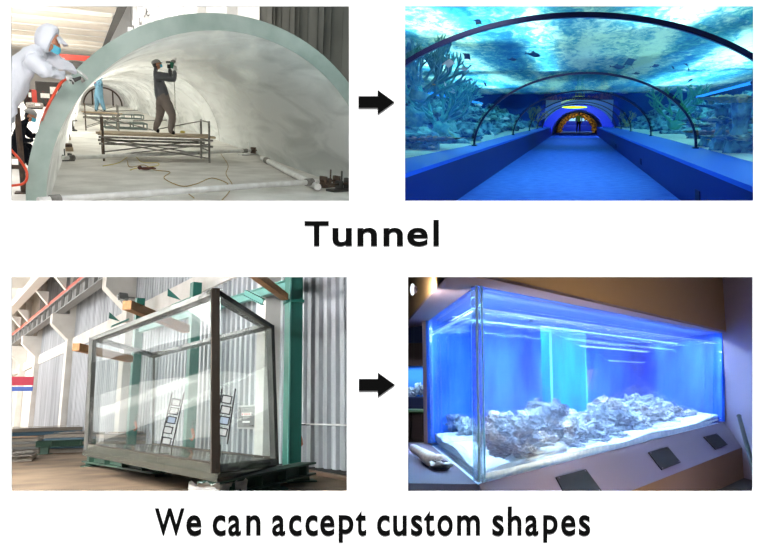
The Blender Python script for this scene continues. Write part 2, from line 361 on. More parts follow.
# arch parameters along the tunnel: y, centre x, half width, rise
AP=[(4.0,-.20,2.262,1.48),(6.27,-.13,2.255,1.487),(14.2,.116,2.236,1.5),(24.3,.175,2.37,1.555),(33,.175,2.37,1.555),(70,.175,2.37,1.555)]
def ap(y):
    for a,b in zip(AP,AP[1:]):
        if y<=b[0]: t=max(0,(y-a[0])/(b[0]-a[0])); return [lerp(a[i],b[i],t) for i in(1,2,3)]
    return AP[-1][1:]
def archpt(y,t,o=0):
    x0,a,b=ap(y); th=PI*(1-t); return V((x0+(a+o)*math.cos(th),y,LED+(b+o)*math.sin(th)))
struct('floor_walkway',MB().prism([(XL0-.4,Y0,0),(XR0+.4,Y0,0),(XR0+.4,Y0,-.1),(XL0-.4,Y0,-.1)],(0,67-Y0,0)),M_tfloor,smooth=False)
for sd,x0,x1,lab in((-1,XL0,XL1,'left'),(1,XR0,XR1,'right')):
    t=thing('tunnel_ledge','long blue waist-high ledge along the %s side of the blue walkway'%lab,'ledge',(x0,Y0,0))
    o=lambda y,d=0:ap(y)[0]+sd*(ap(y)[1]+.12+d)
    ys=[Y0,6.27,14.2,24.3,33,YE]
    vs=[];fs=[]
    for y in ys: vs+=[V((x0,y,0)),V((x1,y,LED-.05)),V((o(y),y,LED-.05)),V((o(y),y,0))]
    for i in range(len(ys)-1):
        for k in range(4): fs.append((i*4+k,i*4+(k+1)%4,i*4+4+(k+1)%4,i*4+4+k))
    fs+=[(0,1,2,3),(len(vs)-4,len(vs)-3,len(vs)-2,len(vs)-1)]
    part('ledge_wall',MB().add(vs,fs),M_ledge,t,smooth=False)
    vs=[];fs=[]
    for y in ys: vs+=[V((x1-sd*.015,y,LED-.05)),V((x1-sd*.015,y,LED)),V((o(y),y,LED)),V((o(y),y,LED-.05))]
    for i in range(len(ys)-1):
        for k in range(4): fs.append((i*4+k,i*4+(k+1)%4,i*4+4+(k+1)%4,i*4+4+k))
    fs+=[(0,1,2,3),(len(vs)-4,len(vs)-3,len(vs)-2,len(vs)-1)]
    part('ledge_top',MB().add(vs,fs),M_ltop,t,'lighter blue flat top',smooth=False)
# recessed floor-level boxes on the right ledge
M_vent=mat('vent_dark',rgb(8,12,60),.7)
for i,(u,v,lb) in enumerate(((698,195.5,'nearest'),(641,161.5,'middle'),(616,146,'farthest'))):
    n=V((-(LED-.05),0,(x1-x0))); c=T.pl(u,v,V((XR0,0,0)),V((-(LED-.05),0,XR1-XR0)).normalized()*1)
    dz=V((XR1-XR0,0,LED-.05)).normalized(); cc=V((XR0,c.y,0))+dz*max(.11,(c.z))
    b=MB(); yv=V((0,1,0)); nn=dz.cross(yv)*.01
    b.prism([cc-yv*.16-dz*.07-nn,cc+yv*.16-dz*.07-nn,cc+yv*.16+dz*.07-nn,cc-yv*.16+dz*.07-nn],nn*2)
    solo('floor_light_box',b,M_vent,'%s of the small dark boxes low on the right blue ledge'%lb,'vent','low boxes on the right ledge',smooth=False)
def out(u,v,mg=.5,ymin=6.5,zmax=2.9):
    """first point along the sight line that lies mg outside the glass vault"""
    y=ymin
    while y<48:
        p=T.y(u,v,y); x0,a,b=ap(y)
        if p.z<LED+.02 and abs(p.x-x0)>a+mg: return p
        if ((p.x-x0)/(a+mg))**2+(max(0,p.z-LED)/(b+mg*.6))**2>1: return p
        if p.z>zmax: return p
        y+=.05
    return p
# ribs
RY=[(6.27,'nearest and largest dark rib arching over the walkway at the top of the tunnel view'),(14.2,'second dark rib from the front of the glass tunnel'),(24.3,'third dark rib from the front of the glass tunnel'),(33,'fourth dark rib from the front, thin in the distance'),(40,'fifth dark rib from the front, thin and far off'),(46,'sixth and farthest thin dark rib, just before the blue portal')]
for y,lb in RY:
    vs=[];fs=[];n=72
    for i in range(n+1):
        t=i/n
        for q,(oy,oo) in enumerate(((-.03,-.045),(.03,-.045),(.03,.0),(-.03,.0))):
            p=archpt(y,t,oo); p.y=y+oy; vs.append(p)
    fs=[(i*4+k,i*4+(k+1)%4,i*4+4+(k+1)%4,i*4+4+k) for i in range(n) for k in range(4)]+[(0,1,2,3),(n*4,n*4+1,n*4+2,n*4+3)]
    t=thing('tunnel_rib',lb,'rib',(ap(y)[0],y,LED),0,'ribs of the glass tunnel')
    part('rib_bar',MB().add(vs,fs),M_rib,t,ang=60)
    for sd in(0,1):
        p=archpt(y,sd,-.03); part('foot_plate',MB().box(p+V((0,0,.012)),(.10,.16,.024)),M_rib,t,smooth=False)
# glass vaults, one bay between each two ribs
gy=[4.2,6.27,14.2,24.3,33,40,46,51.9]
for k,(a,b) in enumerate(zip(gy,gy[1:])):
    mb=MB().grid(lambda s,t:archpt(lerp(a+.004,b-.004,t),s),64,4)
    solo('acrylic_vault',mb,M_clear,'clear curved acrylic bay of the tunnel, %s from the front'%ORD[k],'acrylic panel','curved clear bays of the tunnel',ang=60)
# seabed, back walls and water surface
WS=3.05
for sd,nm in((-1,'left'),(1,'right')):
    mb=MB().grid(lambda s,t:V((ap(lerp(4.2,52,t))[0]+sd*(ap(lerp(4.2,52,t))[1]+.125+s*9),lerp(4.2,52,t),LED-.0+.08*s+.12*noise.noise(V((s*9,t*40,sd)))*min(1,s*6))),30,90,flip=(sd<0))
    struct('floor_sand_'+nm,mb,M_sand)
    struct('wall_'+nm+'_aquarium',MB().box((sd*9.2,28.5,2),(.2,47,5)),M_wallb,smooth=False)
struct('wall_back_aquarium',MB().prism([(-9.2,52,-.1),(-2.3,52,-.1),(-2.3,52,2.6),(2.6,52,2.6),(2.6,52,-.1),(9.2,52,-.1),(9.2,52,4.5),(-9.2,52,4.5)],(0,.2,0)),M_wallb,smooth=False)
def water_mat():
    m=D.materials.new('water_surface'); m.use_nodes=True; nt=m.node_tree;N=nt.nodes;L=nt.links; N.remove(N['Principled BSDF'])
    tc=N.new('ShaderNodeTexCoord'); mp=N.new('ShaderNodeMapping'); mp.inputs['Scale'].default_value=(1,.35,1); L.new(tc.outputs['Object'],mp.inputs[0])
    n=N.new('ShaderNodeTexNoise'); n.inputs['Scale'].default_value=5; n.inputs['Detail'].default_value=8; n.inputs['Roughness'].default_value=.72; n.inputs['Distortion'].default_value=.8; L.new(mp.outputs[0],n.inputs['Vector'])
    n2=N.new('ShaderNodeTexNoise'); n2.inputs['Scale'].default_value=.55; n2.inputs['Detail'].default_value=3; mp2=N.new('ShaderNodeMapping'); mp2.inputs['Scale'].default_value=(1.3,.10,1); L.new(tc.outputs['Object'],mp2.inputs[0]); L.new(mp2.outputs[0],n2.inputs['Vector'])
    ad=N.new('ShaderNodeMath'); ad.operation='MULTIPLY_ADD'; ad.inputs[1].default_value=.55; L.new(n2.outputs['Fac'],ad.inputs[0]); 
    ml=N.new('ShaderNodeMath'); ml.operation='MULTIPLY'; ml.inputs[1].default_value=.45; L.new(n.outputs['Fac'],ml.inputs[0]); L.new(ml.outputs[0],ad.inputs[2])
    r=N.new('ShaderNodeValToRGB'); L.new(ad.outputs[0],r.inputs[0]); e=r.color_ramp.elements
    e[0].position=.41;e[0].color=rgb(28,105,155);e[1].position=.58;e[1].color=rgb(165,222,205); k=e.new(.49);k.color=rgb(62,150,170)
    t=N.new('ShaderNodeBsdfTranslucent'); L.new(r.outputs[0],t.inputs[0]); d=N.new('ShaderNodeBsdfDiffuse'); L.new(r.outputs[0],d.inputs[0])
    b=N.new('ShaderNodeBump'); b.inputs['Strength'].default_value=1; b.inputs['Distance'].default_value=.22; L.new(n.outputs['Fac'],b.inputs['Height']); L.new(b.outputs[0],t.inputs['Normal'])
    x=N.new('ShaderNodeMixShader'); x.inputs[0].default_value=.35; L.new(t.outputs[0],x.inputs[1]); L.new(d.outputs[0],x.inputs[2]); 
    L.new(x.outputs[0],N['Material Output'].inputs[0]); return m
M_water=water_mat()
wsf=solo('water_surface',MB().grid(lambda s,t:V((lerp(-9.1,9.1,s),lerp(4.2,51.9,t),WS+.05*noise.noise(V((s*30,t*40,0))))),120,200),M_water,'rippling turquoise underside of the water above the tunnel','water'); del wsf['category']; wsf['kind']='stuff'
# end of the tunnel: solid blue portal rings, coral arch, bright hall with bench
M_portal=mat('portal_blue',rgb(15,45,190),.5)
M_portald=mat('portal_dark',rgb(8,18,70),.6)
def archring(y0,y1,hw0,h0,hw1,h1,zc=0,cx=.15,n=40):
    """ring wall between an inner arch (hw0,h0) and an outer one (hw1,h1)"""
    vs=[]
    for i in range(n+1):
        th=PI*(1-i/n)
        for (hw,h,y) in((hw0,h0,y0),(hw1,h1,y0),(hw1,h1,y1),(hw0,h0,y1)): vs.append(V((cx+hw*math.cos(th),y,zc+h*math.sin(th))))
    fs=[(i*4+k,i*4+(k+1)%4,i*4+4+(k+1)%4,i*4+4+k) for i in range(n) for k in range(4)]+[(0,1,2,3),(n*4,n*4+1,n*4+2,n*4+3)]
    return MB().add(vs,fs)
t=thing('tunnel_portal','solid blue arched portal where the glass tunnel ends','portal',(.15,51,0))
part('portal_face',archring(50,52,1.85,1.85,2.6,2.25),M_portal,t,ang=60)
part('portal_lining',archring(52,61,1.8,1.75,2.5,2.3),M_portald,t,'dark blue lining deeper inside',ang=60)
M_gold=mat('gold_coral_rock',rgb(210,160,60),.8,col2=rgb(70,50,30),nscale=7,lo=.4,hi=.6,bump=2)
mb=MB(); rnd=random.Random(4)
for i in range(26):
    th=PI*(i+.5)/26; mb.rock((.15+1.62*math.cos(th),61.6,1.62*math.sin(th)),(.28,.35,.28),i+1,2)
solo('coral_arch',mb,M_gold,'arch encrusted with golden coral rock around the far tunnel exit','arch')
M_far=mat('hall_wall_pale',rgb(120,190,235),.8); M_bench=mat('bench_blue',rgb(15,50,190),.5)
struct('wall_end_hall',MB().box((.07,72,2),(8,.2,6)),M_far,smooth=False); struct('floor_end_hall',MB().box((.07,67,-.05),(8,10,.1)),M_tfloor,smooth=False)
t=thing('hall_bench','blue bench block under the bright panes seen through the far exit','bench',(.07,70,0))
part('bench_base',MB().box((.07,70,.30),(3.4,.7,.6)),M_bench,t,bevel=.02); part('bench_back',MB().box((.07,70.4,.75),(3.4,.15,.5)),M_bench,t,bevel=.02)
M_pane=emis('hall_window_glow',rgb(150,215,255),1.3)
for i,x in enumerate((-1.2,-.35,.5,1.35)):
    t=thing('window_pane','%s bright window pane behind the blue bench at the far exit'%('leftmost','second from left','second from right','rightmost')[i],'window',(x,71.8,1.0),0,'bright panes at the far exit')
    part('pane',MB().box((x,71.8,1.45),(.7,.03,.9)),M_pane,t,smooth=False); part('pane_frame',MB().box((x,71.85,1.45),(.8,.04,1.0)),M_rib,t,smooth=False)
# standing person in a yellow-green vest, seen from behind
def standing(base,s,face):
    """relaxed standing joints, facing the direction face"""
    f=V(face).normalized(); x=f.cross(V((0,0,1))); P=lambda a,b,c:V(base)+(x*a+f*b+V((0,0,c)))*s
    return dict(pel=P(0,0,.95),spi=P(0,.01,1.12),che=P(0,0,1.34),nec=P(0,.01,1.50),hea=P(0,.03,1.62),hc=P(0,.03,1.63),shL=P(-.19,0,1.41),elL=P(-.25,-.03,1.14),wrL=P(-.22,.12,.95),shR=P(.19,0,1.41),elR=P(.25,-.03,1.14),wrR=P(.22,.12,.95),hiL=P(-.09,0,.90),knL=P(-.11,.03,.50),anL=P(-.13,-.02,.09),toL=P(-.15,.14,.04),hiR=P(.09,0,.90),knR=P(.12,.03,.50),anR=P(.15,-.02,.09),toR=P(.17,.14,.04))
M_skin=mat('skin',rgb(190,130,100),.6,spec=.3); M_hiv=mat('hi_vis_vest',rgb(190,225,40),.8); M_dk=mat('dark_cloth',rgb(18,22,30),.9); M_hair=mat('black_hair',(.01,.01,.012,1),.6)
pb=T.z(578,132.6,0); pb=V((pb.x*59/pb.y,59,0)) if pb.y>59 else pb
print('person',pb,T.z(578,132.6,0))
J=standing(pb,1.0,(0,1,0))
t,R=person('person','person in a yellow-green vest and dark trousers standing at the far exit','person' and J,{},[M_skin,M_hiv,M_dk,M_dk,M_skin],headdir=(0,1,0))
part('hair',MB().ell(J['hc']+V((0,-.012,.025)),(.084,.102,.105),None,16,10),M_hair,t)
# mirror-like yellow-green lamp hanging under the vault and its glow on the left floor
M_lampg=emis('green_lamp',rgb(190,255,30),2.2)
lp=T.y(575,100.5,42); 
t=thing('ceiling_lamp','yellow-green lamp hanging high under the far vault','lamp',lp)
part('lamp_body',MB().ell((lp.x,lp.y,min(lp.z,1.9)),(.75,.5,.07),None,24,8),M_lampg,t)
part('hanger',MB().tube([(lp.x,lp.y,min(lp.z,1.9)),(lp.x,lp.y,1.97)],.02),M_rib,t)
# ---------------- reefs
M_reef=mat('reef_rock',rgb(130,190,190),.9,col2=rgb(10,35,60),nscale=4,ndet=8,lo=.4,hi=.62,bump=4,bscale=9)
M_reef2=mat('reef_rock_pale',rgb(215,230,200),.9,col2=rgb(30,70,85),nscale=5,ndet=8,lo=.38,hi=.6,bump=4,bscale=9)
M_cor=mat('branching_coral',rgb(110,190,175),.8,col2=rgb(60,140,145),nscale=10,bump=1)
M_cor2=mat('yellow_coral',rgb(190,175,95),.8,col2=rgb(110,120,60),nscale=12,bump=1)
M_cor3=mat('brown_coral',rgb(170,120,80),.8,col2=rgb(80,70,60),nscale=14,bump=2)
rnd=random.Random(11)
def bay(y): return 'before the first rib' if y<6.27 else 'between the first and second ribs' if y<14.2 else 'between the second and third ribs' if y<24.3 else 'between the third and fourth ribs' if y<33 else 'far off, beyond the fourth rib'
used={}
def uniq(l):
    used[l]=used.get(l,0)+1; return l
SH=['broad stepped','tall craggy','low rounded','leaning','humped','ragged','split','wide flat-topped','narrow pitted','knobbly']
si=0
for sd,side in((-1,'left'),(1,'right')):
    ys=[8.6,9.6,10.9,12.6,15,17.6,20.5,24,28,33,39,46]
    for i,y in enumerate(ys):
        mb=MB(); base=ap(y)[0]+sd*(ap(y)[1]+.7+ rnd.random()*.5)
        for k in range(7):
            x=base+sd*(k*.42+rnd.random()*.3); h=.30+k*.09+rnd.random()*.25
            for lv in range(1+k//2):
                mb.rock((x+rnd.uniform(-.2,.2),y+rnd.uniform(-.5,.5),LED+.1+lv*.38+rnd.random()*.1),(.34+rnd.random()*.22,.5+rnd.random()*.4,.20+rnd.random()*.16),rnd.random()*90,3,.4,1.8)
        lab='%s reef outcrop behind the %s glass, %s'%(SH[(i*3+si)%10],side,bay(y)); si+=1
        solo('reef_outcrop',mb,M_reef if (i+si)%2 else M_reef2,lab,'rock','reef outcrops beside the tunnel',ang=70)
def coral_branch(mb,p,d,L,r,dep,rn,flat=.5):
    pts=[p]; q=p
    for k in range(3):
        d=(d+V((rn.uniform(-.3,.3),rn.uniform(-.25,.25),rn.uniform(-.1,.25)))).normalized(); q=q+d*L/3; pts.append(q)
    mb.tube(pts,[r,r*.9,r*.8,r*(.72 if dep else .35)],6,True,0)
    if dep:
        for k in range(rn.choice((2,3))):
            nd=(d+V((rn.uniform(-.9,.9),rn.uniform(-.5,.5),rn.uniform(-.25,.7)))).normalized(); coral_branch(mb,q,nd,L*rn.uniform(.6,.85),r*.75,dep-1,rn)
def branching(u,v,y,size,seed,label,m=M_cor,lean=(0,0,1)):
    y0=y; p=out(u,v,.35+size*.35); size*=p.y/y0; mb=MB(); rn=random.Random(seed)
    p.z=max(p.z,LED)
    for k in range(11):
        a=rn.random()*2*PI; coral_branch(mb,p+V((math.cos(a)*size*.15,0,rn.random()*size*.25)),(V((math.cos(a)*1.1,math.sin(a)*.4,.45))+V(lean)*.3).normalized(),size*.34,size*.036,3,rn)
    mb.rock(p-V((0,0,size*.08)),(size*.2,size*.2,size*.14),seed,2)
    solo('branching_coral',mb,m,label,'coral','branching corals',ang=70)
branching(412,112,8.0,.85,1,'large pale green branching coral at the left edge of the tunnel view',lean=(.6,0,.6))
branching(418,92,8.6,.62,2,'pale green branching coral high on the reef at the left edge, above the largest one')
branching(440,126,8.4,.62,3,'pale green branching coral low behind the left glass, beside the large one',lean=(.8,0,.5))
branching(455,112,9.6,.45,4,'small dark branching coral right of the large pale green coral',mat('dark_coral',rgb(50,110,120),.8))
branching(676,122,13.5,.7,5,'bushy green coral inside the curve of the second rib, right side',mat('green_coral',rgb(60,150,110),.8))
branching(535,124,22,.5,6,'yellow-green coral clump left of the distant walkway end',M_cor2)
branching(627,124,24,.45,7,'yellow-green coral clump right of the distant walkway end',M_cor2)
def table_coral(u,v,y,r,label,m,seed):
    y0=y; p=out(u,v,r*1.1+.1); r*=p.y/y0; t=thing('table_coral',label,'coral',(p.x,p.y,LED),0,'table corals on the right reef')
    rn=random.Random(seed)
    def fn(s,q):
        a=2*PI*s; rr=r*q*(1+.14*math.sin(5*a+seed)+.08*math.sin(11*a)); return V((p.x+rr*math.cos(a)*1.2,p.y+rr*math.sin(a),p.z+.10*r*q*q+.03*r*noise.noise(V((math.cos(a)*3,math.sin(a)*3,q*4+seed)))))
    mb=MB().grid(fn,40,6); mb.grid(lambda s,q:fn(s,q)-V((0,0,.07*r*(1.02-q))),40,6,flip=True); part('plate',mb,m,t,ang=70)
    for k in range(14):
        a=rn.random()*6.28;q=rn.random()*.85; c=V((p.x+r*q*math.cos(a)*1.2,p.y+r*q*math.sin(a),p.z+.05*r)); mb2=MB().rock(c,(r*.16,r*.16,r*.11),k+seed,2)
        if k==0: acc=mb2
        else: acc.add(mb2.v,mb2.f)
    part('coral_knobs',acc,m,t,ang=70)['kind']='stuff'
    part('stalk',MB().tube([(p.x,p.y+.1,LED-.05),(p.x+.04,p.y+.08,(LED+p.z)/2),(p.x,p.y,p.z)],[r*.34,r*.2,r*.3],9),M_reef,t)
table_coral(738,122,9.5,.42,'pale table coral shelf at the right edge, middle height',M_reef2,1)
table_coral(742,101,10.5,.5,'yellowish table coral, highest at the right edge',M_cor2,2)
table_coral(716,134,9.8,.34,'brown-orange table coral low behind the right glass',M_cor3,3)
table_coral(722,107,11.5,.36,'dim table coral ledge left of the highest one at the right edge',M_reef,4)
table_coral(745,139,8.6,.34,'pale flat coral shelf low at the right edge of the tunnel view',M_reef2,5)
table_coral(706,126,11.0,.28,'small pale table coral between the second rib and the brown one',M_reef2,6)
table_coral(432,140,8.0,.30,'knobbly pink-brown table coral low at the left edge, under the branching coral',M_cor3,7)
# ---------------- fish
def fish(name,u,v,y,L,ang,label,m,kind='fish',grp=None,hr=.3):
    y0=y; p=out(u,v,.35,zmax=2.8); L*=.56*p.y/y0; t=thing(name,label,kind,p,0,grp); q=Matrix.Rotation(ang,3,'Y')
    prof=[(0,.02),(.08,.5),(.22,.9),(.38,1),(.55,.82),(.75,.42),(.88,.2),(.93,.16)]
    vs=[];fs=[];n=12
    for a,h in prof:
        for k in range(n):
            th=2*PI*k/n; vs.append(p+q@V(((.5-a)*L,math.cos(th)*h*L*hr*.22,math.sin(th)*h*L*hr*.5)))
    fs=[(i*n+k,i*n+(k+1)%n,(i+1)*n+(k+1)%n,(i+1)*n+k) for i in range(len(prof)-1) for k in range(n)]+[tuple(range(n)),tuple((len(prof)-1)*n+k for k in range(n))]
    part('fish_body',MB().add(vs,fs),m,t,ang=80)
    d=lambda a,b,c=0:p+q@V((a*L,c*L,b*L))
    part('tail_fin',MB().prism([d(-.41,0,-.006),d(-.56,.13,-.006),d(-.52,0,-.006),d(-.56,-.13,-.006)],q@V((0,.012*L,0))),m,t,smooth=False)
    part('dorsal_fin',MB().prism([d(.15,hr*.45,-.005),d(-.02,hr*.5+.1,-.005),d(-.2,hr*.36,-.005)],q@V((0,.01*L,0))),m,t,smooth=False)
    return t
M_fs=mat('fish_silver',rgb(215,235,225),.35,spec=.6); M_fd=mat('fish_dark',rgb(20,60,95),.6); M_fy=mat('fish_yellow',rgb(230,210,80),.5)
FI=[('large silver fish gliding below the left of the first rib',463,69,8.5,.26,0,M_fs),('small dark fish under the pale patch of the ceiling, left',512,59.5,11,.26,.1,M_fd),('dark broad fish near the white streak of light',533,54.5,11,.42,.2,M_fd),
('pale fish beside the large silver fish, nearer the second rib',471,79.5,9,.15,.3,M_fs),('upright pale fish between coral and large silver fish',445,84,8.5,.12,1.2,M_fs),('small yellow fish over the left branching coral',434,84.5,8.5,.08,.2,M_fy),
('slim dark fish left of the second rib, diving',485,84,11,.17,1.0,M_fd),('pale fish low beside the blue beam of light, upper of two',453,89.5,9,.11,.5,M_fs),('pale fish low beside the blue beam of light, lower of two',452,92,8.8,.17,.25,M_fs),
('dark fish high over the right walkway',655,66,10,.22,-.2,M_fd),('dark fish right of centre under the ceiling',617,67,12,.40,.1,M_fd),('tiny dark fish just right of the broad dark one',623,66.5,12,.14,.3,M_fd),
('small dark fish in the school at right, topmost',686,64.5,9.5,.11,.5,M_fd),('small dark fish in the school at right, upright one',688.5,69,9.5,.09,1.3,M_fd),('small dark fish in the school at right, leftmost',673,67.5,9.5,.11,.9,M_fd),('dark fish in the school at right, lowest',690,80.5,9.5,.14,-.6,M_fd),
('pale fish in the school at right, left one',683,85.5,9.5,.13,.2,M_fs),('pale fish in the school at right, lower one',684,90,9.5,.12,.3,M_fs),('pale fish in the school at right, right one',693,87.5,9.5,.12,.1,M_fs),
('slim dark fish above the second rib on the right',636,73.5,11,.2,0,M_fd),('yellow fish low on the right reef near the brown coral',708,139.5,9.5,.09,0,M_fy),('pale fish resting low by the left sand',432,147,8.2,.15,.05,M_fs),
('pale slim fish above the sand inside the second rib, left',492,133.5,12.5,.24,.9,M_fs),('slim pale fish swimming over the left reef inside the second rib',486,119,12.8,.32,0,M_fs),('second slim pale fish further right over the left reef',505,118.5,14,.32,0,M_fs),
('pale fish at the end of the blue beam of light',479,105,11,.2,.1,M_fs)]
for lb,u,v,y,L,a,m in FI: fish('fish',u,v,y,L,a,lb,m,'fish','fish around the tunnel')
# rays
def ray(u,v,y,S,rot,label,m):
    y0=y; p=out(u,v,.35,zmax=2.8); S*=.8*p.y/y0; t=thing('stingray',label,'ray',p,0,'rays above the tunnel'); q=Matrix.Rotation(rot,3,'Y')@Matrix.Rotation(1.05,3,'X')
    O=[(0,.42),(.14,.34),(.36,.14),(.62,-.12),(.34,-.10),(.12,-.3),(0,-.42),(-.12,-.3),(-.34,-.10),(-.62,-.12),(-.36,.14),(-.14,.34)]
    vs=[p+q@V((0,0,.06*S)),p+q@V((0,0,-.03*S))]+[p+q@V((a*S,b*S,.05*S*abs(a))) for a,b in O]; n=len(O)
    fs=[(0,2+i,2+(i+1)%n) for i in range(n)]+[(1,2+(i+1)%n,2+i) for i in range(n)]
    part('disc',MB().add(vs,fs),m,t); part('tail',MB().tube([p+q@V((0,-.36*S,0)),p+q@V((.05*S,-.75*S,0)),p+q@V((0,-1.0*S,0))],[.02*S,.012*S,.004*S],6),m,t)
ray(449,63.5,8.5,.20,0,'pale ray showing its underside at upper left',M_fs)
ray(467,56.5,9.0,.16,.7,'dark ray tilted beside the pale ray at upper left',M_fd)
ray(630,62,11,.22,-.4,'dark ray with raised fin high right of centre',M_fd)
ray(478,22,9,.14,.5,'small dark ray just above the first rib, left',M_fd)
# ---------------- lights: lamps over the water and blue wash
area('lamp_water_far',(0,42,5),(0,42,0),14,14,900,(.6,.9,1)); area('lamp_water_main',(0,22,6.0),(0,22,0),16,34,850,(.66,.93,1))
def wl(u,v,sx,sy,pw,col,h=.25):
    p=T.z(u,v,WS); area('lamp_over_water',(p.x,p.y,WS+h),(p.x,p.y,0),sx,sy,pw,col)
wl(533,30,.35,7,190,(1,.97,.85)); wl(470,28,1.6,5,260,(1,1,.75),.6); wl(672,14,.8,3,200,(1,.97,.85),.4); wl(640,40,2.4,9,110,(.8,1,.9),.8)
wl(545,62,.5,9,200,(1,1,.9))
area('lamp_reef',(-3.0,12.5,3.7),(-3.0,12.5,.8),1.2,4,330,(.75,.97,1)); area('lamp_reef',(-4.6,22,3.7),(-4.6,22,.8),2,9,850,(.7,.95,1)); area('lamp_reef',(-5,35,3.7),(-5,35,0),3,12,1000,(.6,.9,1))
area('lamp_reef',(4.6,10,3.7),(4.6,10,.8),2.4,7,620,(.75,.97,1)); area('lamp_reef',(5.0,22,3.7),(5.0,22,.8),2.6,12,1150,(.7,.95,1)); area('lamp_reef',(5,35,3.7),(5,35,0),3,12,1000,(.6,.9,1))
area('lamp_tunnel',(0,16,1.95),(0,16,0),.6,20,150,(.22,.45,1)); area('lamp_tunnel',(0,40,1.9),(0,40,0),.6,16,90,(.2,.4,1))
area('lamp_tunnel',(-.2,7.2,1.95),(-.1,8,0),.6,2.6,40,(.25,.5,1))
area('lamp_portal',(.15,46,1.6),(.15,50,1.4),2.5,.3,200,(.25,.45,1)); area('lamp_hall',(0,67,4),(0,68,0),4,3,200,(.7,.9,1)); area('lamp_gold',(.15,59.8,1.0),(.15,61.6,1.2),1,.5,20,(1,.8,.4))  # portal lamp is an unseen addition to brighten the blue arch
# sloping beams of light, shaped as two thin glowing rods in the water
M_lbeam=emis('light_tube',rgb(40,150,255),1.6)
for (u0,v0,y0,u1,v1,y1,lb) in((426,92,9.5,482,103.5,16,'blue light tube slanting along the left side of the tank'),(697,97,14,753,82.5,10,'pale blue light tube rising to the right edge of the tunnel view')):
    a=out(u0,v0,1.2);b=out(u1,v1,1.2); t=thing('light_tube',lb,'lamp',(a+b)/2); part('tube',MB().tube([a,b],.03),M_lbeam,t); 
    for p in(a,b): part('end_cap',MB().ell(p,(.045,.045,.045),None,10,8),M_rib,t)
# ============================================================ UPPER LEFT: workshop with the large acrylic tunnel
RM=T=Room(85,92,1.65,-.055); QUAD=quad_of(-1,1)
M_conc=mat('dusty_concrete',rgb(236,232,226),.9,col2=rgb(212,207,200),nscale=1.3,ndet=8,lo=.35,hi=.65,spec=.1,bump=.4,bscale=12)
M_cwall=mat('workshop_white',rgb(226,224,220),.9,spec=.1); M_ceil=mat('workshop_ceiling',rgb(236,230,220),.9,col2=rgb(224,217,206),nscale=.6,spec=.1)
M_truss=mat('truss_dark',rgb(60,58,56),.7); M_redc=mat('crane_red',rgb(190,60,45),.5)
M_acr=glass('frosted_acrylic',(.86,.93,.90,1),.35,.25,diff=(.86,.87,.85,1),dfac=(.64,.985),trl=.42,stretch=(1,.22,1),nscale=1.5,dlo=.36,dhi=.56)
M_acro=glass('polished_acrylic',(.95,.97,.96,1),.35,.1,diff=(.86,.87,.85,1),dfac=(.0,.15),nscale=2)
M_cut=mat('acrylic_cut_edge',rgb(182,198,189),.55,col2=rgb(150,170,160),nscale=2.2,ndet=8,lo=.35,hi=.7,spec=.3)
M_steel=mat('dusty_steel',rgb(150,146,140),.6,metal=.3,col2=rgb(110,104,98),nscale=9); M_pipe=mat('white_dusty_pipe',rgb(240,239,236),.6,col2=rgb(222,219,214),nscale=6)
M_rust=mat('rusty_steel',rgb(98,78,64),.8,col2=rgb(66,56,50),nscale=10); M_wood=mat('board_wood',rgb(188,168,140),.8,col2=rgb(160,140,116),nscale=3,nstretch=(1,8,1)); M_gsteel=mat('grey_green_steel',rgb(118,130,126),.6,metal=.2)
# room
struct('floor_workshop',MB().box((-2,58,-.05),(60,112,.1)),M_conc,smooth=False)
XT=2.15; ZC=7.0
mb=MB()
for y0 in range(6,114,6):
    mb.box((-12,y0+3,ZC+.25),(2*(XT+12),5.9,.1)); 
struct('ceiling_workshop',mb,M_ceil,smooth=False)
k=0
for y in range(42,112,7):
    t=thing('ceiling_beam','white transverse ceiling beam, number %d counted from the front of the workshop'%(k+1),'beam',(-12,y,ZC-.2),0,'white transverse ceiling beams'); k+=1
    t['label']=('white transverse ceiling beam, nearest','white transverse ceiling beam, second nearest')[k-1] if k<3 else 'white transverse beam far along the workshop ceiling'
    part('web',MB().beam((-26,y,ZC),(XT,y,ZC),.22,.40),M_ceil,t,smooth=False); part('flange',MB().beam((-26,y,ZC-.22),(XT,y,ZC-.22),.5,.06),M_cwall,t,smooth=False)
t=thing('crane_girder','long dark crane rail girder running under the workshop ceiling','girder',(XT,30,ZC-.5))
part('girder_web',MB().beam((XT+.1,8,ZC-.42),(XT+.1,112,ZC-.42),.12,.36),M_truss,t,smooth=False); part('girder_flange',MB().beam((XT,8,ZC-.62),(XT,112,ZC-.62),.45,.07),M_truss,t,smooth=False); part('rail',MB().beam((XT,8,ZC-.54),(XT,112,ZC-.54),.08,.1),M_truss,t,smooth=False)
for y in range(16,100,8): part('stiffener',MB().box((XT+.1,y,ZC-.42),(.25,.12,.34)),M_truss,t,smooth=False)
struct('wall_right_workshop',MB().box((6.9,58,8),(.2,112,16.2)),M_cwall,smooth=False)
struct('ceiling_high_workshop',MB().box((4.6,58,16.1),(4.9,112,.1)),M_ceil,smooth=False)
k=0
for y in range(24,104,9):
    k+=1
    t=thing('wall_column','white wall column with a bracket above the tunnel, %s from the curtain'%ORD[k-1],'column',(6.6,y,0),0,'white wall columns above the tunnel'); part('shaft',MB().box((6.55,y,8),(.5,.6,16)),M_cwall,t,smooth=False)
    part('corbel',MB().prism([(6.3,y-.3,9),(6.3,y-.3,10.2),(5.6,y-.3,10.2),(5.6,y-.3,9.8)],(0,.6,0)),M_cwall,t,smooth=False)
    part('hook',MB().tube([(5.7,y,9.7),(5.7,y,9.2),(5.85,y,9.0),(6.0,y,9.15)],.05,6),M_truss,t)
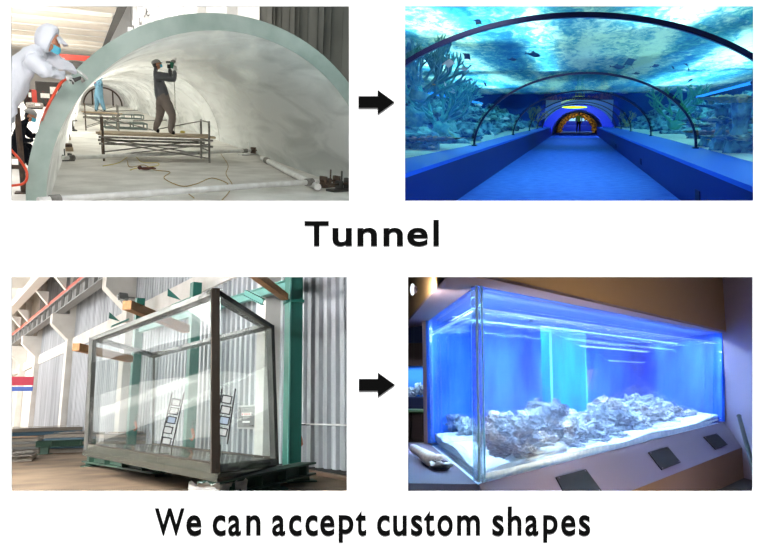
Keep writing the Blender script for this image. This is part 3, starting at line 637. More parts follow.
# ladder leaning high up beside the columns
a=T.x(140,24,6.2); b=T.x(156,-4,6.2); t=thing('steel_ladder','steel ladder fixed high on the white wall above the tunnel crown','ladder',a)
d=(b-a); n=V((0,1,0))
for s_ in(-.3,.3): part('rail',MB().tube([a+n*s_*2.4,b+n*s_*2.4],.06,6),M_steel,t)
for k in range(9): p=a+d*(k+.5)/9; part('rung',MB().tube([p-n*.72,p+n*.72],.045,6),M_steel,t)
struct('wall_left_workshop',MB().box((-24,58,4),(.2,112,8)),M_cwall,smooth=False)
struct('wall_back_workshop',MB().box((-8,110,8),(60,.2,17)),M_cwall,smooth=False)
# red overhead crane, far
p=T.y(56,56.5,60); q=T.y(90,58.5,60)
t=thing('overhead_crane','red overhead crane beam crossing the far workshop','crane',p); part('bridge_beam',MB().beam(V((p.x,60,p.z)),V((XT,60,q.z)),.4,.4),M_redc,t,smooth=False)
c=T.y(76,60.5,60); part('trolley',MB().box((c.x,60,p.z-.55),(1.3,.8,.5)),M_truss,t,bevel=.05); part('hook_line',MB().tube([(c.x,60,p.z-.6),(c.x,60,p.z-1.6)],.05,6),M_truss,t)
# the curtain of heavy grey cloth along the wall
M_curt=mat('grey_curtain',rgb(112,112,106),.95,spec=.05,sheen=.3,col2=rgb(100,100,94),nscale=1)
y1=T.x(264,10,6.1).y
def cur(s,t_):
    y=lerp(8.5,y1,s); ph=s*46; return V((6.1+.16*math.sin(ph*PI)+.05*math.sin(ph*2.3+1),y+.08*math.sin(ph*PI*2),lerp(0.05,11,t_)))
solo('curtain',MB().grid(cur,420,6),M_curt,'heavy grey pleated curtain hanging at the upper right behind the tunnel','curtain',ang=80)
solo('curtain_rail',MB().tube([(6.1,8.5,11.03),(6.1,y1,11.03)],.05,8),M_steel,'steel rail the grey curtain hangs from','rail')
# the acrylic tunnel
X0,A,B,YR,KR,TH=2.188,3.031,2.963,10.876,.191,.25
def sec(th,o,yv):  # th 0..pi left to right
    return V((X0-(A-o)*math.cos(th),yv,(B-o)*math.sin(th)))
def ringy(x): return YR+KR*(x-X0)
def shell(y0f,y1f,nu=72,nv=24,edge=.0):
    vs=[];
    for j in range(nv+1):
        for i in range(nu+1):
            th=PI*i/nu
            for o in(edge,TH-edge):
                p=sec(th,o,0); p.y=lerp(y0f(p.x),y1f(p.x),j/nv); vs.append(p)
    W=(nu+1)*2; fs=[]
    for j in range(nv):
        for i in range(nu):
            a=j*W+i*2; fs+=[(a,a+2,a+W+2,a+W),(a+1,a+W+1,a+W+3,a+3)]
    m_=MB().add(vs,fs); m_.m=[k%2 for k in range(len(fs))]; return m_
def endface(yf,nu=72,ex=.0):
    vs=[]
    for i in range(nu+1):
        th=PI*i/nu
        for o in(-ex,TH+ex):
            p=sec(th,o,0); p.y=yf(p.x); vs.append(p)
            q=p.copy(); q.y+=.03; vs.append(q)
    fs=[]
    for i in range(nu):
        a=i*4; fs+=[(a,a+2,a+6,a+4),(a,a+4,a+5,a+1),(a+2,a+3,a+7,a+6),(a+1,a+5,a+7,a+3)]
    fs+=[(0,1,3,2),(nu*4,nu*4+1,nu*4+3,nu*4+2)]
    return MB().add(vs,fs)
SEG=[(ringy,lambda x:27.5,'nearest segment of the white frosted acrylic tunnel, its thick grey-green cut end facing front'),(lambda x:27.56,lambda x:40,'second segment of the frosted acrylic tunnel behind the nearest'),(lambda x:40.06,lambda x:54,'third segment of the frosted acrylic tunnel, far back'),(lambda x:54.06,lambda x:102,'farthest segment of the frosted acrylic tunnel')]
for i,(f0,f1,lb) in enumerate(SEG):
    t=thing('acrylic_tunnel_segment',lb,'acrylic tunnel',(X0,f0(X0),0),0,'segments of the acrylic tunnel')
    part('tunnel_shell',shell(f0,f1),[M_acro,M_acr],t,ang=60); part('cut_end',endface(f0,ex=.002 if i==0 else .0),M_cut if i==0 else M_steel,t,'smooth grey-green cut edge' if i==0 else None,ang=60)
# end frame at the far opening
def hoop(y,r,m,lb):
    t=thing('end_hoop',lb,'frame',(X0,y,0),0,'dark hoops at the far tunnel opening'); part('hoop_bar',MB().tube([(X0-(A-.6)*math.cos(PI*i/24),y,(B-.6)*math.sin(PI*i/24)) for i in range(25)],r,6),m,t)
    for k in(-1,0,1): part('upright',MB().tube([(X0+k*1.3,y,0),(X0+k*1.3,y,(B-.6)*math.sqrt(1-(k*1.3/(A-.6))**2))],r,6),m,t)
hoop(100,.1,M_rust,'dark steel hoop frame inside the far end of the acrylic tunnel'); 
# cross pipes and clamps on the floor
XIL,XIR=X0-A+TH,X0+A-TH
def pipe(u0,v0,u1,v1,r,label,m=M_pipe,h=.10,name='brace_pipe'):
    a=T.z(u0,v0,h);b=T.z(u1,v1,h); t=thing(name,label,'pipe',((a+b)/2).xy.to_3d()); d=(b-a).normalized()
    part('tube',MB().tube([a,b],r,12),m,t); part('collar',MB().tube([b-d*.34,b-d*.16],r*1.35,12),M_steel,t); part('collar',MB().tube([a+d*.16,a+d*.30],r*1.35,12),M_steel,t)
    part('end_screw',MB().tube([b,b+d*.14],r*.55,8),M_rust,t); part('end_plate',MB().beam(b+d*.14,b+d*.17,.20,.20),M_rust,t,smooth=False); return a,b
pipe(38,201,318,181.5,.055,'nearest long white brace pipe lying across the tunnel floor at the bottom',h=.16)
pipe(62,158,250,150.5,.05,'second white brace pipe across the floor, in front of the scaffold',h=.16)
pipe(106,121.5,170,120,.04,'thin far brace pipe across the tunnel floor behind the scaffold',M_steel,.12)
pipe(90,112,142,110,.04,'farthest thin brace pipe across the tunnel floor',M_steel,.12)
a=T.z(262,158,.1);b=T.z(318,187,.1); t=thing('edge_pipe','thick white pipe lying along the right foot of the tunnel','pipe',(a+b)/2); part('tube',MB().tube([a,b],.07,12),M_pipe,t); part('sleeve',MB().tube([lerp(a,b,.1),lerp(a,b,.16)],.085,12),M_steel,t)
def clamp(u,v,label,m=M_steel,s=1):
    p=T.z(u,v,0); t=thing('corner_clamp',label,'clamp',p,.4,'clamps at the tunnel foot'); P=lambda x,y,z:(x*s,y*s,z*s)
    part('base_plate',MB().box(P(0,0,.02),P(.55,.22,.04)),m,t,room=False,smooth=False); part('jaw',MB().box(P(.18,0,.13),P(.07,.18,.20)),m,t,room=False,bevel=.006); part('jaw',MB().box(P(-.05,0,.11),P(.06,.16,.16)),m,t,room=False,bevel=.006)
    part('screw',MB().tube([P(-.32,0,.13),P(.3,0,.13)],.022*s,8),M_rust,t,room=False); part('handle',MB().tube([P(-.3,-.09,.13),P(-.3,.09,.13)],.012*s,6),M_rust,t,room=False)
    part('upright_pin',MB().tube([P(.05,.05,0),P(.05,.05,.36)],.018*s,6),m,t,room=False)
clamp(248,155,'dusty steel clamp at the right end of the second brace pipe',M_pipe,1.1); clamp(330,187,'rusty dark clamp at the right end of the nearest brace pipe',M_rust,1.0); clamp(341,191,'black steel bracket at the lower right corner of the tunnel view',M_truss,1.1); clamp(64,161,'dark clamp at the left end of the second brace pipe',M_truss,.8)
for u,v,s,lb in((65.5,128,1.5,'stack of wooden packing under the left tunnel foot, farthest'),(66,139.5,1.3,'flat wooden packing block beside the left tunnel foot, middle'),(67.5,150.5,1.3,'wooden packing block beside the left tunnel foot, nearest')):
    p=T.z(u,v,0); t=thing('packing_block',lb,'block',p,.05,'packing under the left foot'); part('board',MB().box((0,0,.04*s),(.22*s,.5*s,.08*s)),M_wood,t,room=False,bevel=.005); part('board',MB().box((.02,.02,.115*s),(.16*s,.4*s,.06*s)),M_rust,t,room=False,bevel=.005)
for u,v,lb in((74,121,'dark screw jack under the left tunnel foot, nearer'),(73,131,'black screw jack under the left tunnel foot, beside the wooden packing')):
    p=T.z(u,v,0); t=thing('screw_jack',lb,'jack',p,0,'screw jacks'); part('foot',MB().lathe([(.18,0),(.16,.05),(.07,.09),(.06,.2)],n=14),M_truss,t,room=False); part('spindle',MB().tube([(0,0,.18),(0,0,.42)],.035,8),M_rust,t,room=False); part('head_plate',MB().box((0,0,.43),(.3,.22,.03)),M_truss,t,room=False,smooth=False)
# scaffolds
M_sc=M_steel
def scaffold(c,W,Dp,hp,hr,label,boards=3,m=M_sc):
    """c: floor centre; W along x, Dp along y, hp platform height, hr rail height"""
    t=thing('scaffold',label,'scaffold',c); cx,cy=c.x,c.y; r=.028
    for sx in(-1,1):
        for sy in(-1,1):
            top=hr if (sx>0 or sy>0) else hr*1.0
            part('post',MB().tube([(cx+sx*W/2,cy+sy*Dp/2,0),(cx+sx*W/2,cy+sy*Dp/2,top)],r,8),m if sx>0 else M_rust,t)
    for sx in(-1,1):
        for z in(hp-.12,hr-.03,hp*.45): part('side_rail',MB().tube([(cx+sx*W/2,cy-Dp/2,z),(cx+sx*W/2,cy+Dp/2,z)],r*.8,6),m,t)
    for sy in(-1,1):
        for z in(hp-.10,hp-.26): part('ledger',MB().tube([(cx-W/2-.1,cy+sy*Dp/2,z),(cx+W/2+.1,cy+sy*Dp/2,z)],r,6),m,t)
        part('cross_brace',MB().tube([(cx-W/2,cy+sy*Dp/2,.12),(cx+W/2,cy+sy*Dp/2,hp-.2)],r*.6,6),m,t); part('cross_brace',MB().tube([(cx+W/2,cy+sy*Dp/2,.12),(cx-W/2,cy+sy*Dp/2,hp-.2)],r*.6,6),m,t)
    part('back_brace',MB().tube([(cx-W/2,cy+Dp/2,hr-.05),(cx,cy+Dp/2,hp+.05),(cx+W/2,cy+Dp/2,hr-.05)],r*.5,6),m,t)
    for k in range(boards):
        y=cy-Dp/2+Dp*(k+.5)/boards; part('deck_board',MB().beam((cx-W/2-.05-.1*(k%2),y,hp-.03),(cx+W/2+.18-.15*(k%2),y,hp-.03),Dp/boards*.88,.045),M_wood,t,smooth=False)
    return t
fl_=T.z(105,164,0); fr_=T.z(205,160.5,0); cy=(fl_.y+fr_.y)/2; Wd=2.3
print('scaf',fl_,fr_)
SW=fr_.x-fl_.x; SD=1.35; sc_c=V(((fl_.x+fr_.x)/2,cy+SD/2,0))
hp=T.y(160,134,cy+.45).z; hr=T.y(205,121,cy).z
scaffold(sc_c,SW,SD,hp,hr,'pipe scaffold with wooden deck boards that the grey-clad worker stands on')
b0=T.z(88,131,0); b1=T.z(115,129,0); c2=V(((b0.x+b1.x)/2,b0.y+1,0)); h2=T.y(98,112,b0.y+.7).z
scaffold(c2,1.35,1.3,h2,h2+.35,'smaller steel scaffold under the worker in light blue, further back',2)
# frames lying behind the big scaffold
for i,(u,v,lb) in enumerate(((125,129,'grey-green welded steel frame lying behind the scaffold, nearer'),(128,119,'grey-green welded steel frame lying behind the scaffold, farther'))):
    p=T.z(u,v,0); t=thing('welded_rack',lb,'frame',p,.05,'welded frames behind the scaffold'); w,d=1.9,1.3
    for sx in(-1,1): part('long_bar',MB().box((0,sx*d/2,.30),(w,.07,.07)),M_gsteel,t,room=False,smooth=False); part('long_bar',MB().box((0,sx*d/2,.05),(w,.07,.07)),M_gsteel,t,room=False,smooth=False)
    for k in range(4):
        x=-w/2+w*k/3; part('cross_bar',MB().box((x,0,.30),(.06,d,.06)),M_gsteel,t,room=False,smooth=False)
        for sx in(-1,1): part('stub_leg',MB().box((x,sx*d/2,.17),(.06,.06,.26)),M_gsteel,t,room=False,smooth=False)
    part('diagonal_pipe',MB().tube([(-.8,-.5,.37),(.4,.6,.37)],.06,8),M_pipe,t,room=False)
# cables on the floor
M_cab=mat('cable_tan',rgb(170,140,80),.6); M_cabd=mat('cable_dark',rgb(110,60,45),.6); M_caby=mat('cable_yellow',rgb(200,180,80),.5)
def cable(pts,m,label,r=.008,name='cable',n=5):
    ps=catmull([T.z(u,v,.02+.02*(i%2)) for i,(u,v) in enumerate(pts)],n); return solo(name,MB().tube(ps,r,5),m,label,'cable')
cable([(127,160),(130,167),(144,165),(155,170),(170,172),(164,178),(181,186),(196,184),(212,178),(228,184),(214,187),(200,190),(188,192),(194,198)],M_cab,'tan cable looping across the floor below the scaffold',.010)
cable([(103,166),(118,163),(126,158),(134,155),(142,162),(158,163),(156,166),(138,168),(130,170)],M_caby,'pale yellow cable coiled beside the left scaffold leg',.010)
cable([(221,154),(228,165),(226,174),(232,184),(229,192),(222,200)],M_cab,'thin tan cable hanging off the second pipe on the right',.009)
# brown leather glove on the floor
p=T.z(147,170.5,0); M_leath=mat('brown_leather',rgb(92,48,38),.7)
mb=MB(); mb.ell(p+V((-.03,0,.045)),(.13,.08,.035),None,14,8); 
for k in range(4): mb.tube([p+V((.05,-.05+.03*k,.05)),p+V((.13,-.06+.035*k,.065)),p+V((.19,-.05+.03*k,.05))],[.02,.018,.012],6)
mb.tube([p+V((-.02,-.06,.045)),p+V((.04,-.12,.05))],[.02,.014],6); mb.ell(p+V((-.15,.02,.06)),(.05,.075,.045),None,12,8); solo('leather_glove',mb,M_leath,'dark brown leather glove lying on the floor below the scaffold','glove')
# ---------------- people
M_grey=mat('grey_jacket',rgb(106,106,110),.95,spec=.1,bump=.5,bscale=14); M_trous=mat('taupe_trousers',rgb(136,124,118),.95,spec=.1,bump=.4,bscale=14)
M_shoe=mat('black_shoe',rgb(20,20,22),.6); M_glv=mat('white_glove',rgb(205,205,200),.9); M_mask=mat('mask_blue',rgb(95,190,215),.8); M_cap=mat('grey_cap',rgb(150,148,144),.95)
M_suit=mat('white_coverall',rgb(228,230,238),.85,spec=.2,bump=.6,bscale=9); M_bsuit=mat('light_blue_coverall',rgb(120,165,190),.9); M_blk=mat('black_jacket',rgb(24,26,32),.95,spec=.1)
def facemask(c,R,s,t):
    mb=MB(); mb.grid(lambda a,b:V(c)+R@V((lerp(-.062,.062,a)*s,(.115-.055*(2*a-1)**2+.012*math.sin(PI*b))*s,lerp(-.088,-.012,b)*s)),10,8)
    mb.grid(lambda a,b:V(c)+R@V((lerp(-.062,.062,a)*s,(.110-.055*(2*a-1)**2+.012*math.sin(PI*b))*s,lerp(-.088,-.012,b)*s)),10,8,flip=True)
    o=part('face_mask',mb,M_mask,t,'light blue face mask',ang=80)
    for q in(-1,1): part('ear_loop',MB().tube([V(c)+R@V((q*.062*s,.058*s,-.02*s)),V(c)+R@V((q*.084*s,.01*s,.0))],.003*s,5),M_glv,o)
def cap(c,R,s,t,m,brim=True):
    mb=MB(); mb.ell(V(c)+R@V((0,-.005*s,.05*s)),(.098*s,.118*s,.085*s),R,20,10,0,lambda d,p:V((p.x,p.y,max(p.z,-.012*s)))); o=part('cap',mb,m,t)
    if brim: part('brim',MB().grid(lambda a,b:V(c)+R@V((lerp(-.075,.075,a)*s,(.09+.085*b*(1-(2*a-1)**2*.7))*s,(.045-.012*b-.012*(2*a-1)**2)*s)),10,4).grid(lambda a,b:V(c)+R@V((lerp(-.075,.075,a)*s,(.09+.085*b*(1-(2*a-1)**2*.7))*s,(.038-.012*b-.012*(2*a-1)**2)*s)),10,4,flip=True),m,o)
# main worker: facing right, leaning back, grinder raised to the shell
ym=cy+.55; P=lambda u,v,d=0:T.y(u,v,ym+d)
J=dict(pel=P(162.8,98),spi=P(160.5,89),che=P(157.8,79,.0),nec=P(155.4,71.5),hea=P(156.2,66),hc=P(156.8,64.6),
 shL=P(158.5,75.5,.19),elL=P(171,75.5,.20),wrL=P(169.5,68.5,.08),shR=P(156.8,75.8,-.19),elR=P(174.5,80,-.17),wrR=P(174.6,70.5,-.06),
 hiL=P(161.5,101,.09),knL=P(160,116,.12),anL=P(155.3,129.2,.18),toL=P(159.5,131.6,.16),hiR=P(164.8,101,-.09),knR=P(173,115.5,-.13),anR=P(170.3,131,-.16),toR=P(175,133.4,-.18))
t,R=person('person','worker in grey jacket and cap on the scaffold, holding a grinder up',J,{},[M_skin,M_grey,M_trous,M_shoe,M_glv],s=1.04,bulk=1.5,wr=.007,headdir=(.97,-.05,.28),headup=(-.28,0,1),hands=dict(L=dict(d=(.35,-.25,.9),n=(-.9,0,.3),side=1,curl=.75),R=dict(d=(.25,.2,.95),n=(.2,-1,0),side=-1,curl=.75)))
part('hair',MB().ell(J['hc']+R@V((0,-.025,.005)),(.081,.085,.10),R,16,10),M_hair,t)
facemask(J['hc'],R,1.0,t); cap(J['hc'],R,1.0,t,M_cap)
c=P(172,64.3,-.02)
g=thing('angle_grinder','green and grey power grinder held overhead by the grey-clad worker','power tool',c)
part('motor_body',MB().tube([c+V((-.02,0,-.10)),c+V((-.01,0,-.02)),c+V((.01,0,.05))],[.045,.052,.048],14),mat('tool_green',rgb(30,110,80),.5),g,'green motor housing')
part('gear_head',MB().ell(c+V((.03,0,.075)),(.06,.05,.045),None,14,8),M_steel,g); part('side_handle',MB().tube([c+V((-.04,0,.05)),c+V((-.15,0,.04))],[.022,.025],10),M_truss,g); part('battery_pack',MB().box(c+V((-.08,0,-.06)),(.08,.09,.10)),M_shoe,g,bevel=.01)
part('disc',MB().lathe([(.01,0),(.075,.004),(.078,.012),(.01,.016)],c+V((.085,0,.085)),20,Matrix.Rotation(PI/2,3,'Y')),M_pipe,g)
part('power_cable',MB().tube(catmull([c+V((-.03,0,-.12)),c+V((.04,-.02,-.45)),c+V((.05,0,-1.0)),V((c.x+.02,c.y,hp+.02))],6),.009,6),M_steel,g)
p=P(182.5,133.2,-.1); mb=MB().rock(p+V((0,0,.03)),(.09,.05,.035),3,2,.2); solo('yellow_rag',mb,M_caby,'small yellow rag on the scaffold deck beside the worker\'s feet','rag')
# light-blue worker, far
y2=c2.y; P=lambda u,v,d=0:T.y(u,v,y2+d)
J=dict(pel=P(98.3,93.5),spi=P(98.6,89),che=P(99,83.5),nec=P(99.4,79.5),hea=P(99.8,77.6),hc=P(99.8,76.9),shL=P(98,81.5,.18),elL=P(94.8,85.5,.2),wrL=P(94.6,82,.1),shR=P(100.4,81.5,-.18),elR=P(98.5,86.5,-.22),wrR=P(95.3,83.5,-.12),
 hiL=P(97.2,95.5,.09),knL=P(97,102.5,.1),anL=P(96.3,109.6,.1),toL=P(95.3,111,.05),hiR=P(99.6,95.5,-.09),knR=P(102,102.5,-.1),anR=P(104.6,109.6,-.1),toR=P(104.8,111.4,-.16))
t,R=person('person','worker in a light blue hooded coverall standing on the smaller far scaffold',J,{},[M_skin,M_bsuit,M_bsuit,M_rust,M_redc],s=1.05,bulk=1.45,wr=.008,headdir=(-.8,.3,.1))
part('hood',MB().ell(J['hc']+R@V((0,-.02,.01)),(.105,.112,.135),R,18,12),M_bsuit,t)
# white worker at left, leaning on the tunnel edge
yw=9.65; S=1.12; P=lambda u,v,d=0:T.y(u,v,yw+d)
J=dict(pel=P(3,93,0),spi=P(15,74,.0),che=P(30,57,.0),nec=P(41.5,49.5,0),hea=P(48,44,0),hc=P(50.2,41.5,0),shL=P(37,50,.22),elL=P(60,63,.30),wrL=P(76,70.5,.40),shR=P(30,58,-.22),elR=P(47,71.5,-.24),wrR=P(64,75.5,.05),
 hiL=P(1,99,.12),knL=P(-2,126,.14),anL=P(-14,158,.2),toL=P(-4,164,.2),hiR=P(3,99,-.12),knR=P(3,124,-.18),anR=P(-18,158,-.2),toR=P(-8,165,-.22))
t,R=person('person','worker in a white hooded coverall at the far left, leaning over the cut tunnel edge',J,{},[M_skin,M_suit,M_suit,M_shoe,M_glv],s=S,bulk=1.62,wr=.02,headdir=(.86,-.22,-.42),headup=(.42,0,.9),hands=dict(L=dict(d=(.8,.3,-.4),n=(.2,0,1),side=-1,curl=.3),R=dict(d=(.9,.3,-.25),n=(-.1,-.6,.8),side=-1,curl=.85)))
def hoodfn(d,p):
    return V((p.x,p.y,p.z))
mb=MB(); mb.ell(J['hc']+R@V((0,-.035*S,.02*S)),(.125*S,.135*S,.165*S),R,24,14,0,lambda d,p:p*(1+.05*noise.noise(d*3)) if d.y<.45 else V((p.x*.96,.45*.135*S+(d.y-.45)*.03,p.z*.98))); hd=part('hood',mb,M_suit,t,'white hood drawn round the face')
part('peak',MB().grid(lambda a,b:J['hc']+R@V((lerp(-.10,.10,a)*S,(.07+.11*b*(1-(2*a-1)**2*.6))*S,(.105-.045*b-.03*(2*a-1)**2)*S)),10,4).grid(lambda a,b:J['hc']+R@V((lerp(-.10,.10,a)*S,(.07+.11*b*(1-(2*a-1)**2*.6))*S,(.095-.045*b-.03*(2*a-1)**2)*S)),10,4,flip=True),M_suit,hd)
facemask(J['hc'],R,S*1.1,t)
w=J['wrR']; g=thing('air_tool','small dark air tool in the gloved hand of the white-suited worker','tool',w+V((.12,0,-.02)))
part('tool_body',MB().tube([w+V((.02,.02,-.03)),w+V((.12,.03,-.05)),w+V((.20,.06,-.01))],[.02,.028,.02],10),M_truss,g); part('tool_head',MB().tube([w+V((.20,.06,-.01)),w+V((.23,.07,-.06))],[.022,.03],10),M_steel,g); part('trigger',MB().box(w+V((.10,.02,-.085)),(.02,.015,.04)),M_truss,g)
M_hose=mat('orange_hose',rgb(235,80,45),.4)
h0=w+V((.02,.02,-.04)); hs=[h0,T.y(60,84,9.7),T.y(52,98,9.6),T.y(46,110,9.7),T.y(41,123,10.6),T.y(39,134,11.6)]
solo('air_hose',MB().tube(catmull(hs,8),.018,8),M_hose,'orange air hose hanging from the white-suited worker\'s tool down behind the tunnel edge','hose')
solo('air_hose',MB().tube(catmull([T.y(4,140,10.4),T.y(12,151,10.4),T.y(20,160,10.3),T.y(27,173,10.2),T.y(24,183,10.2),T.y(10,186,10.3)],8),.018,8),M_hose,'second orange hose curving past the seated worker at the lower left','hose')
a=T.z(24,193,0); t=thing('steel_post','rusty steel post standing at the lower left in front of the seated worker','post',a); tp=T.y(21,108,a.y); part('upright',MB().tube([a,V((a.x,a.y,tp.z))],.045,8),M_rust,t); part('base_plate',MB().box(a+V((0,0,.01)),(.25,.25,.02)),M_rust,t,smooth=False); part('cross_pipe',MB().tube([V((a.x,a.y,.42)),V((a.x-1.4,a.y-.1,.45))],.035,8),M_rust,t)
# platform the white worker stands on
p=T.y(4,166,yw); p=T.y(-42,166,yw); t=thing('step_platform','low steel step platform under the white-suited worker, at the far left edge','platform',(p.x-.1,yw,0))
part('deck',MB().box((p.x-.1,yw,p.z-.03),(1.0,1.0,.05)),M_steel,t,smooth=False)
for sx in(-.45,.45):
    for sy in(-.42,.42): part('leg',MB().box((p.x-.1+sx,yw+sy,(p.z-.055)/2),(.06,.06,p.z-.055)),M_steel,t,smooth=False)
# seated dark worker, behind the edge on the left
ft=T.z(20,169,0); yb=ft.y+.1; P=lambda u,v,d=0:T.y(u,v,yb+d)
J=dict(pel=P(15,150,0),spi=P(15.5,142,0),che=P(19,131,0),nec=P(24.5,122.5,0),hea=P(28.5,118,0),hc=P(30,115.8,0),shL=P(22,127,.18),elL=P(32,137,.2),wrL=P(36.5,134,.1),shR=P(18,128,-.18),elR=P(24,141,-.22),wrR=P(33.5,140,-.12),
 hiL=P(15.5,151,.1),knL=P(31,145,.15),anL=P(28,163,.12),toL=P(33,167,.1),hiR=P(15.5,151,-.1),knR=P(27,148,-.15),anR=P(21,166,-.12),toR=P(27,170,-.14))
t,R=person('person','worker in a black jacket and grey cap sitting behind the left tunnel edge',J,{},[M_skin,M_blk,M_blk,M_shoe,M_glv],s=1.05,bulk=1.3,wr=.008,headdir=(.85,-.2,-.3),headup=(.3,0,.95),hands=dict(L=dict(side=1,curl=.6),R=dict(side=-1,curl=.6)))
part('hair',MB().ell(J['hc']+R@V((0,-.02,.0)),(.083,.09,.11),R,16,10),M_hair,t); facemask(J['hc'],R,1.08,t); cap(J['hc'],R,1.1,t,M_cap)
pp=J['pel']; t=thing('work_stool','low wooden stool under the seated worker in black','stool',(pp.x,pp.y,0)); sh=pp.z-.13
part('seat',MB().box((pp.x,pp.y,sh-.02),(.36,.32,.04)),M_wood,t,bevel=.006)
for sx in(-.14,.14):
    for sy in(-.12,.12): part('leg',MB().box((pp.x+sx,pp.y+sy,(sh-.04)/2),(.04,.04,sh-.04)),M_wood,t,smooth=False)
# far clutter at left
for u,v,w_,h_,m,lb,nm in((39,88.5,1.6,.9,M_redc,'red machine far across the floor at the left','machine'),(49,85,1.4,1.4,M_truss,'dark square machine against the far wall at the left','machine'),(28,96,.5,.9,M_truss,'small dark trolley on the far floor at the left','trolley'),(35,107,.9,.3,M_steel,'grey heap of sacks on the floor beyond the seated worker','sack pile')):
    p=T.z(u,v+2,0)
    if p.y>75 or p.y<0: d_=T.ray(u,T.hz(u)); p=V((d_.x/d_.y*75,75,0))
    k=p.y/45; t=thing(nm.replace(' ','_'),lb,nm,p); part('housing',MB().box((0,0,h_*k/2+.1),(w_*k,.8*k,h_*k)),m,t,room=False,bevel=.08); part('control_panel',MB().box((w_*k*.2,-.41*k,h_*k*.65+.1),(w_*k*.3,.04,h_*k*.3)),M_pipe,t,room=False,smooth=False); part('base',MB().box((0,0,.05),(w_*k*.9,.7*k,.1)),M_truss,t,room=False,smooth=False)
# daylight from roof lights, helped by unseen fill lamps
for y,pw_ in((14,560),(30,3200),(52,3400),(80,3000)):
    area('lamp_roof',(-7,y,6.3),(-7,y,0),11,12,pw_,(1,.985,.96)); area('lamp_uplight',(-8,y+4,1.0),(-8,y+4,7),5,16,950,(1,.985,.96))  # low upward lamps are unseen additions that brighten the ceiling
area('lamp_clerestory',(2.4,34,9.5),(7,34,7),24,4,700,(1,1,1)); area('lamp_clerestory',(2.4,74,10),(7,74,9),60,5,4200,(1,1,1))  # unseen lamps added to whiten the high wall and curtain
area('lamp_left',(-20,24,3.5),(0,18,1.5),20,5,1100,(1,.99,.97))
area('lamp_front',(.6,5.2,3.2),(1.9,12,1.8),5,1.0,330,(1,.99,.97))  # unseen lamp added to light the cut edge from the front
area('lamp_front_low',(-2.5,6.2,3.2),(-1.6,12,1.5),1.2,1.6,20,(1,.99,.97))  # unseen lamp added to brighten the white-suited worker
# ============================================================ LOWER LEFT: factory hall with the clear acrylic box
RM=T=Room(180,418,1.05,.048); QUAD=quad_of(-1,-1)
M_fl=mat('brown_concrete',rgb(150,128,104),.75,col2=rgb(108,90,72),nscale=.9,ndet=8,lo=.35,hi=.68,spec=.25,bump=.3,bscale=10)
M_corr=mat('corrugated_metal',rgb(196,199,203),.5,metal=.25,col2=rgb(150,154,158),nscale=.9,nstretch=(2.5,2.5,.25),ndet=6,lo=.35,hi=.7)
M_colw=mat('column_white',rgb(222,219,213),.85,spec=.1,col2=rgb(206,202,194),nscale=1.2); M_clw=mat('ceiling_white',rgb(228,224,216),.9,spec=.05)
M_red=mat('rail_red',rgb(205,95,75),.6); M_gbeam=mat('beam_grey',rgb(128,128,126),.6); M_green=mat('green_steel',rgb(34,104,90),.45,spec=.4); M_greend=mat('green_base',rgb(52,84,68),.55); M_greenl=mat('green_steel_pale',rgb(86,150,138),.5)
M_tim=mat('timber',rgb(186,134,84),.7,col2=rgb(160,110,66),nscale=4,nstretch=(1,8,1)); M_dark2=mat('dark_gap',rgb(24,24,24),.8); M_paper=mat('white_paper',rgb(226,226,222),.8)
WP=V((T.z(346,475,0).x,T.z(346,475,0).y,0)); WD=T.ray(-95,T.hz(-95)); WD.z=0; WD.normalize()
WN=V((-WD.y,WD.x,0)); WN=WN if WN.x<0 else -WN
print('wall',WP,WD,WN)
def wl_(u,v,off=0): return T.pl(u,v,WP+WN*off,WN)      # sight line onto the wall plane (off = distance in front of it)
def wp(s,z,off=0): return WP+WD*s+WN*off+V((0,0,z))
def ws(u,v=418): return (wl_(u,v)-WP).dot(WD)
struct('floor_factory',MB().box((-10,60,-.05),(80,116,.1)),M_fl,smooth=False)
# corrugated wall: trapezoid ribs, one sheet bay at a time between the columns
def corr(s0,s1,z0,z1,off=0,pitch=.30,dep=.11):
    vs=[];s=s0;prof=[(0,0),(.38,0),(.5,1),(.88,1)]
    while s<s1:
        for a,d in prof:
            q=s+a*pitch
            if q>s1: break
            vs.append((q,d*dep))
        s+=pitch
    vs.append((s1,0)); mb=MB(); V_=[wp(q,z0,off+d) for q,d in vs]+[wp(q,z1,off+d) for q,d in vs]; n=len(vs)
    return mb.add(V_,[(i,i+1,n+i+1,n+i) for i in range(n-1)])
COLU=[275,128,68,35,20]   # column centres in the picture
cs=[ws(u) for u in COLU]; print('cols',cs)
ZT=7.6
edges=[-5.5]+cs+[cs[-1]+60]
for i in range(len(edges)-1):
    a=edges[i];b=edges[i+1]
    if i==0: struct('wall_panel_%d'%(i+1),corr(a,b-.1,0.05,ZT+3,pitch=.31,dep=.07),M_corr,smooth=False)
    elif i<4:
        struct('wall_panel_%d'%(i+1),corr(a,b,0.05,4.6 if i>=1 else ZT),M_corr,smooth=False)
        struct('wall_upper_%d'%(i+1),corr(a,b,4.95,ZT+3,-.02,pitch=.28),M_corr,smooth=False)
    else: struct('wall_panel_%d'%(i+1),MB().quad(wp(a,0,0),wp(b,0,0),wp(b,ZT+3,0),wp(a,ZT+3,0)),M_colw,smooth=False)
struct('trim_base',MB().beam(wp(-5.5,.04,.06),wp(cs[-1],.04,.06),.12,.08),M_dark2,smooth=False)
ZB=wl_(100,303).z
struct('trim_band',MB().beam(wp(cs[0],4.78,.06),wp(cs[-1]+40,4.78,.06),.2,.55),M_colw,smooth=False)
NM=['nearest white column, seen through the right side of the clear box','white column with a flood light, left of the clear box top','third white wall column from the right','fourth white wall column from the right','far white wall column at the left edge of the hall']
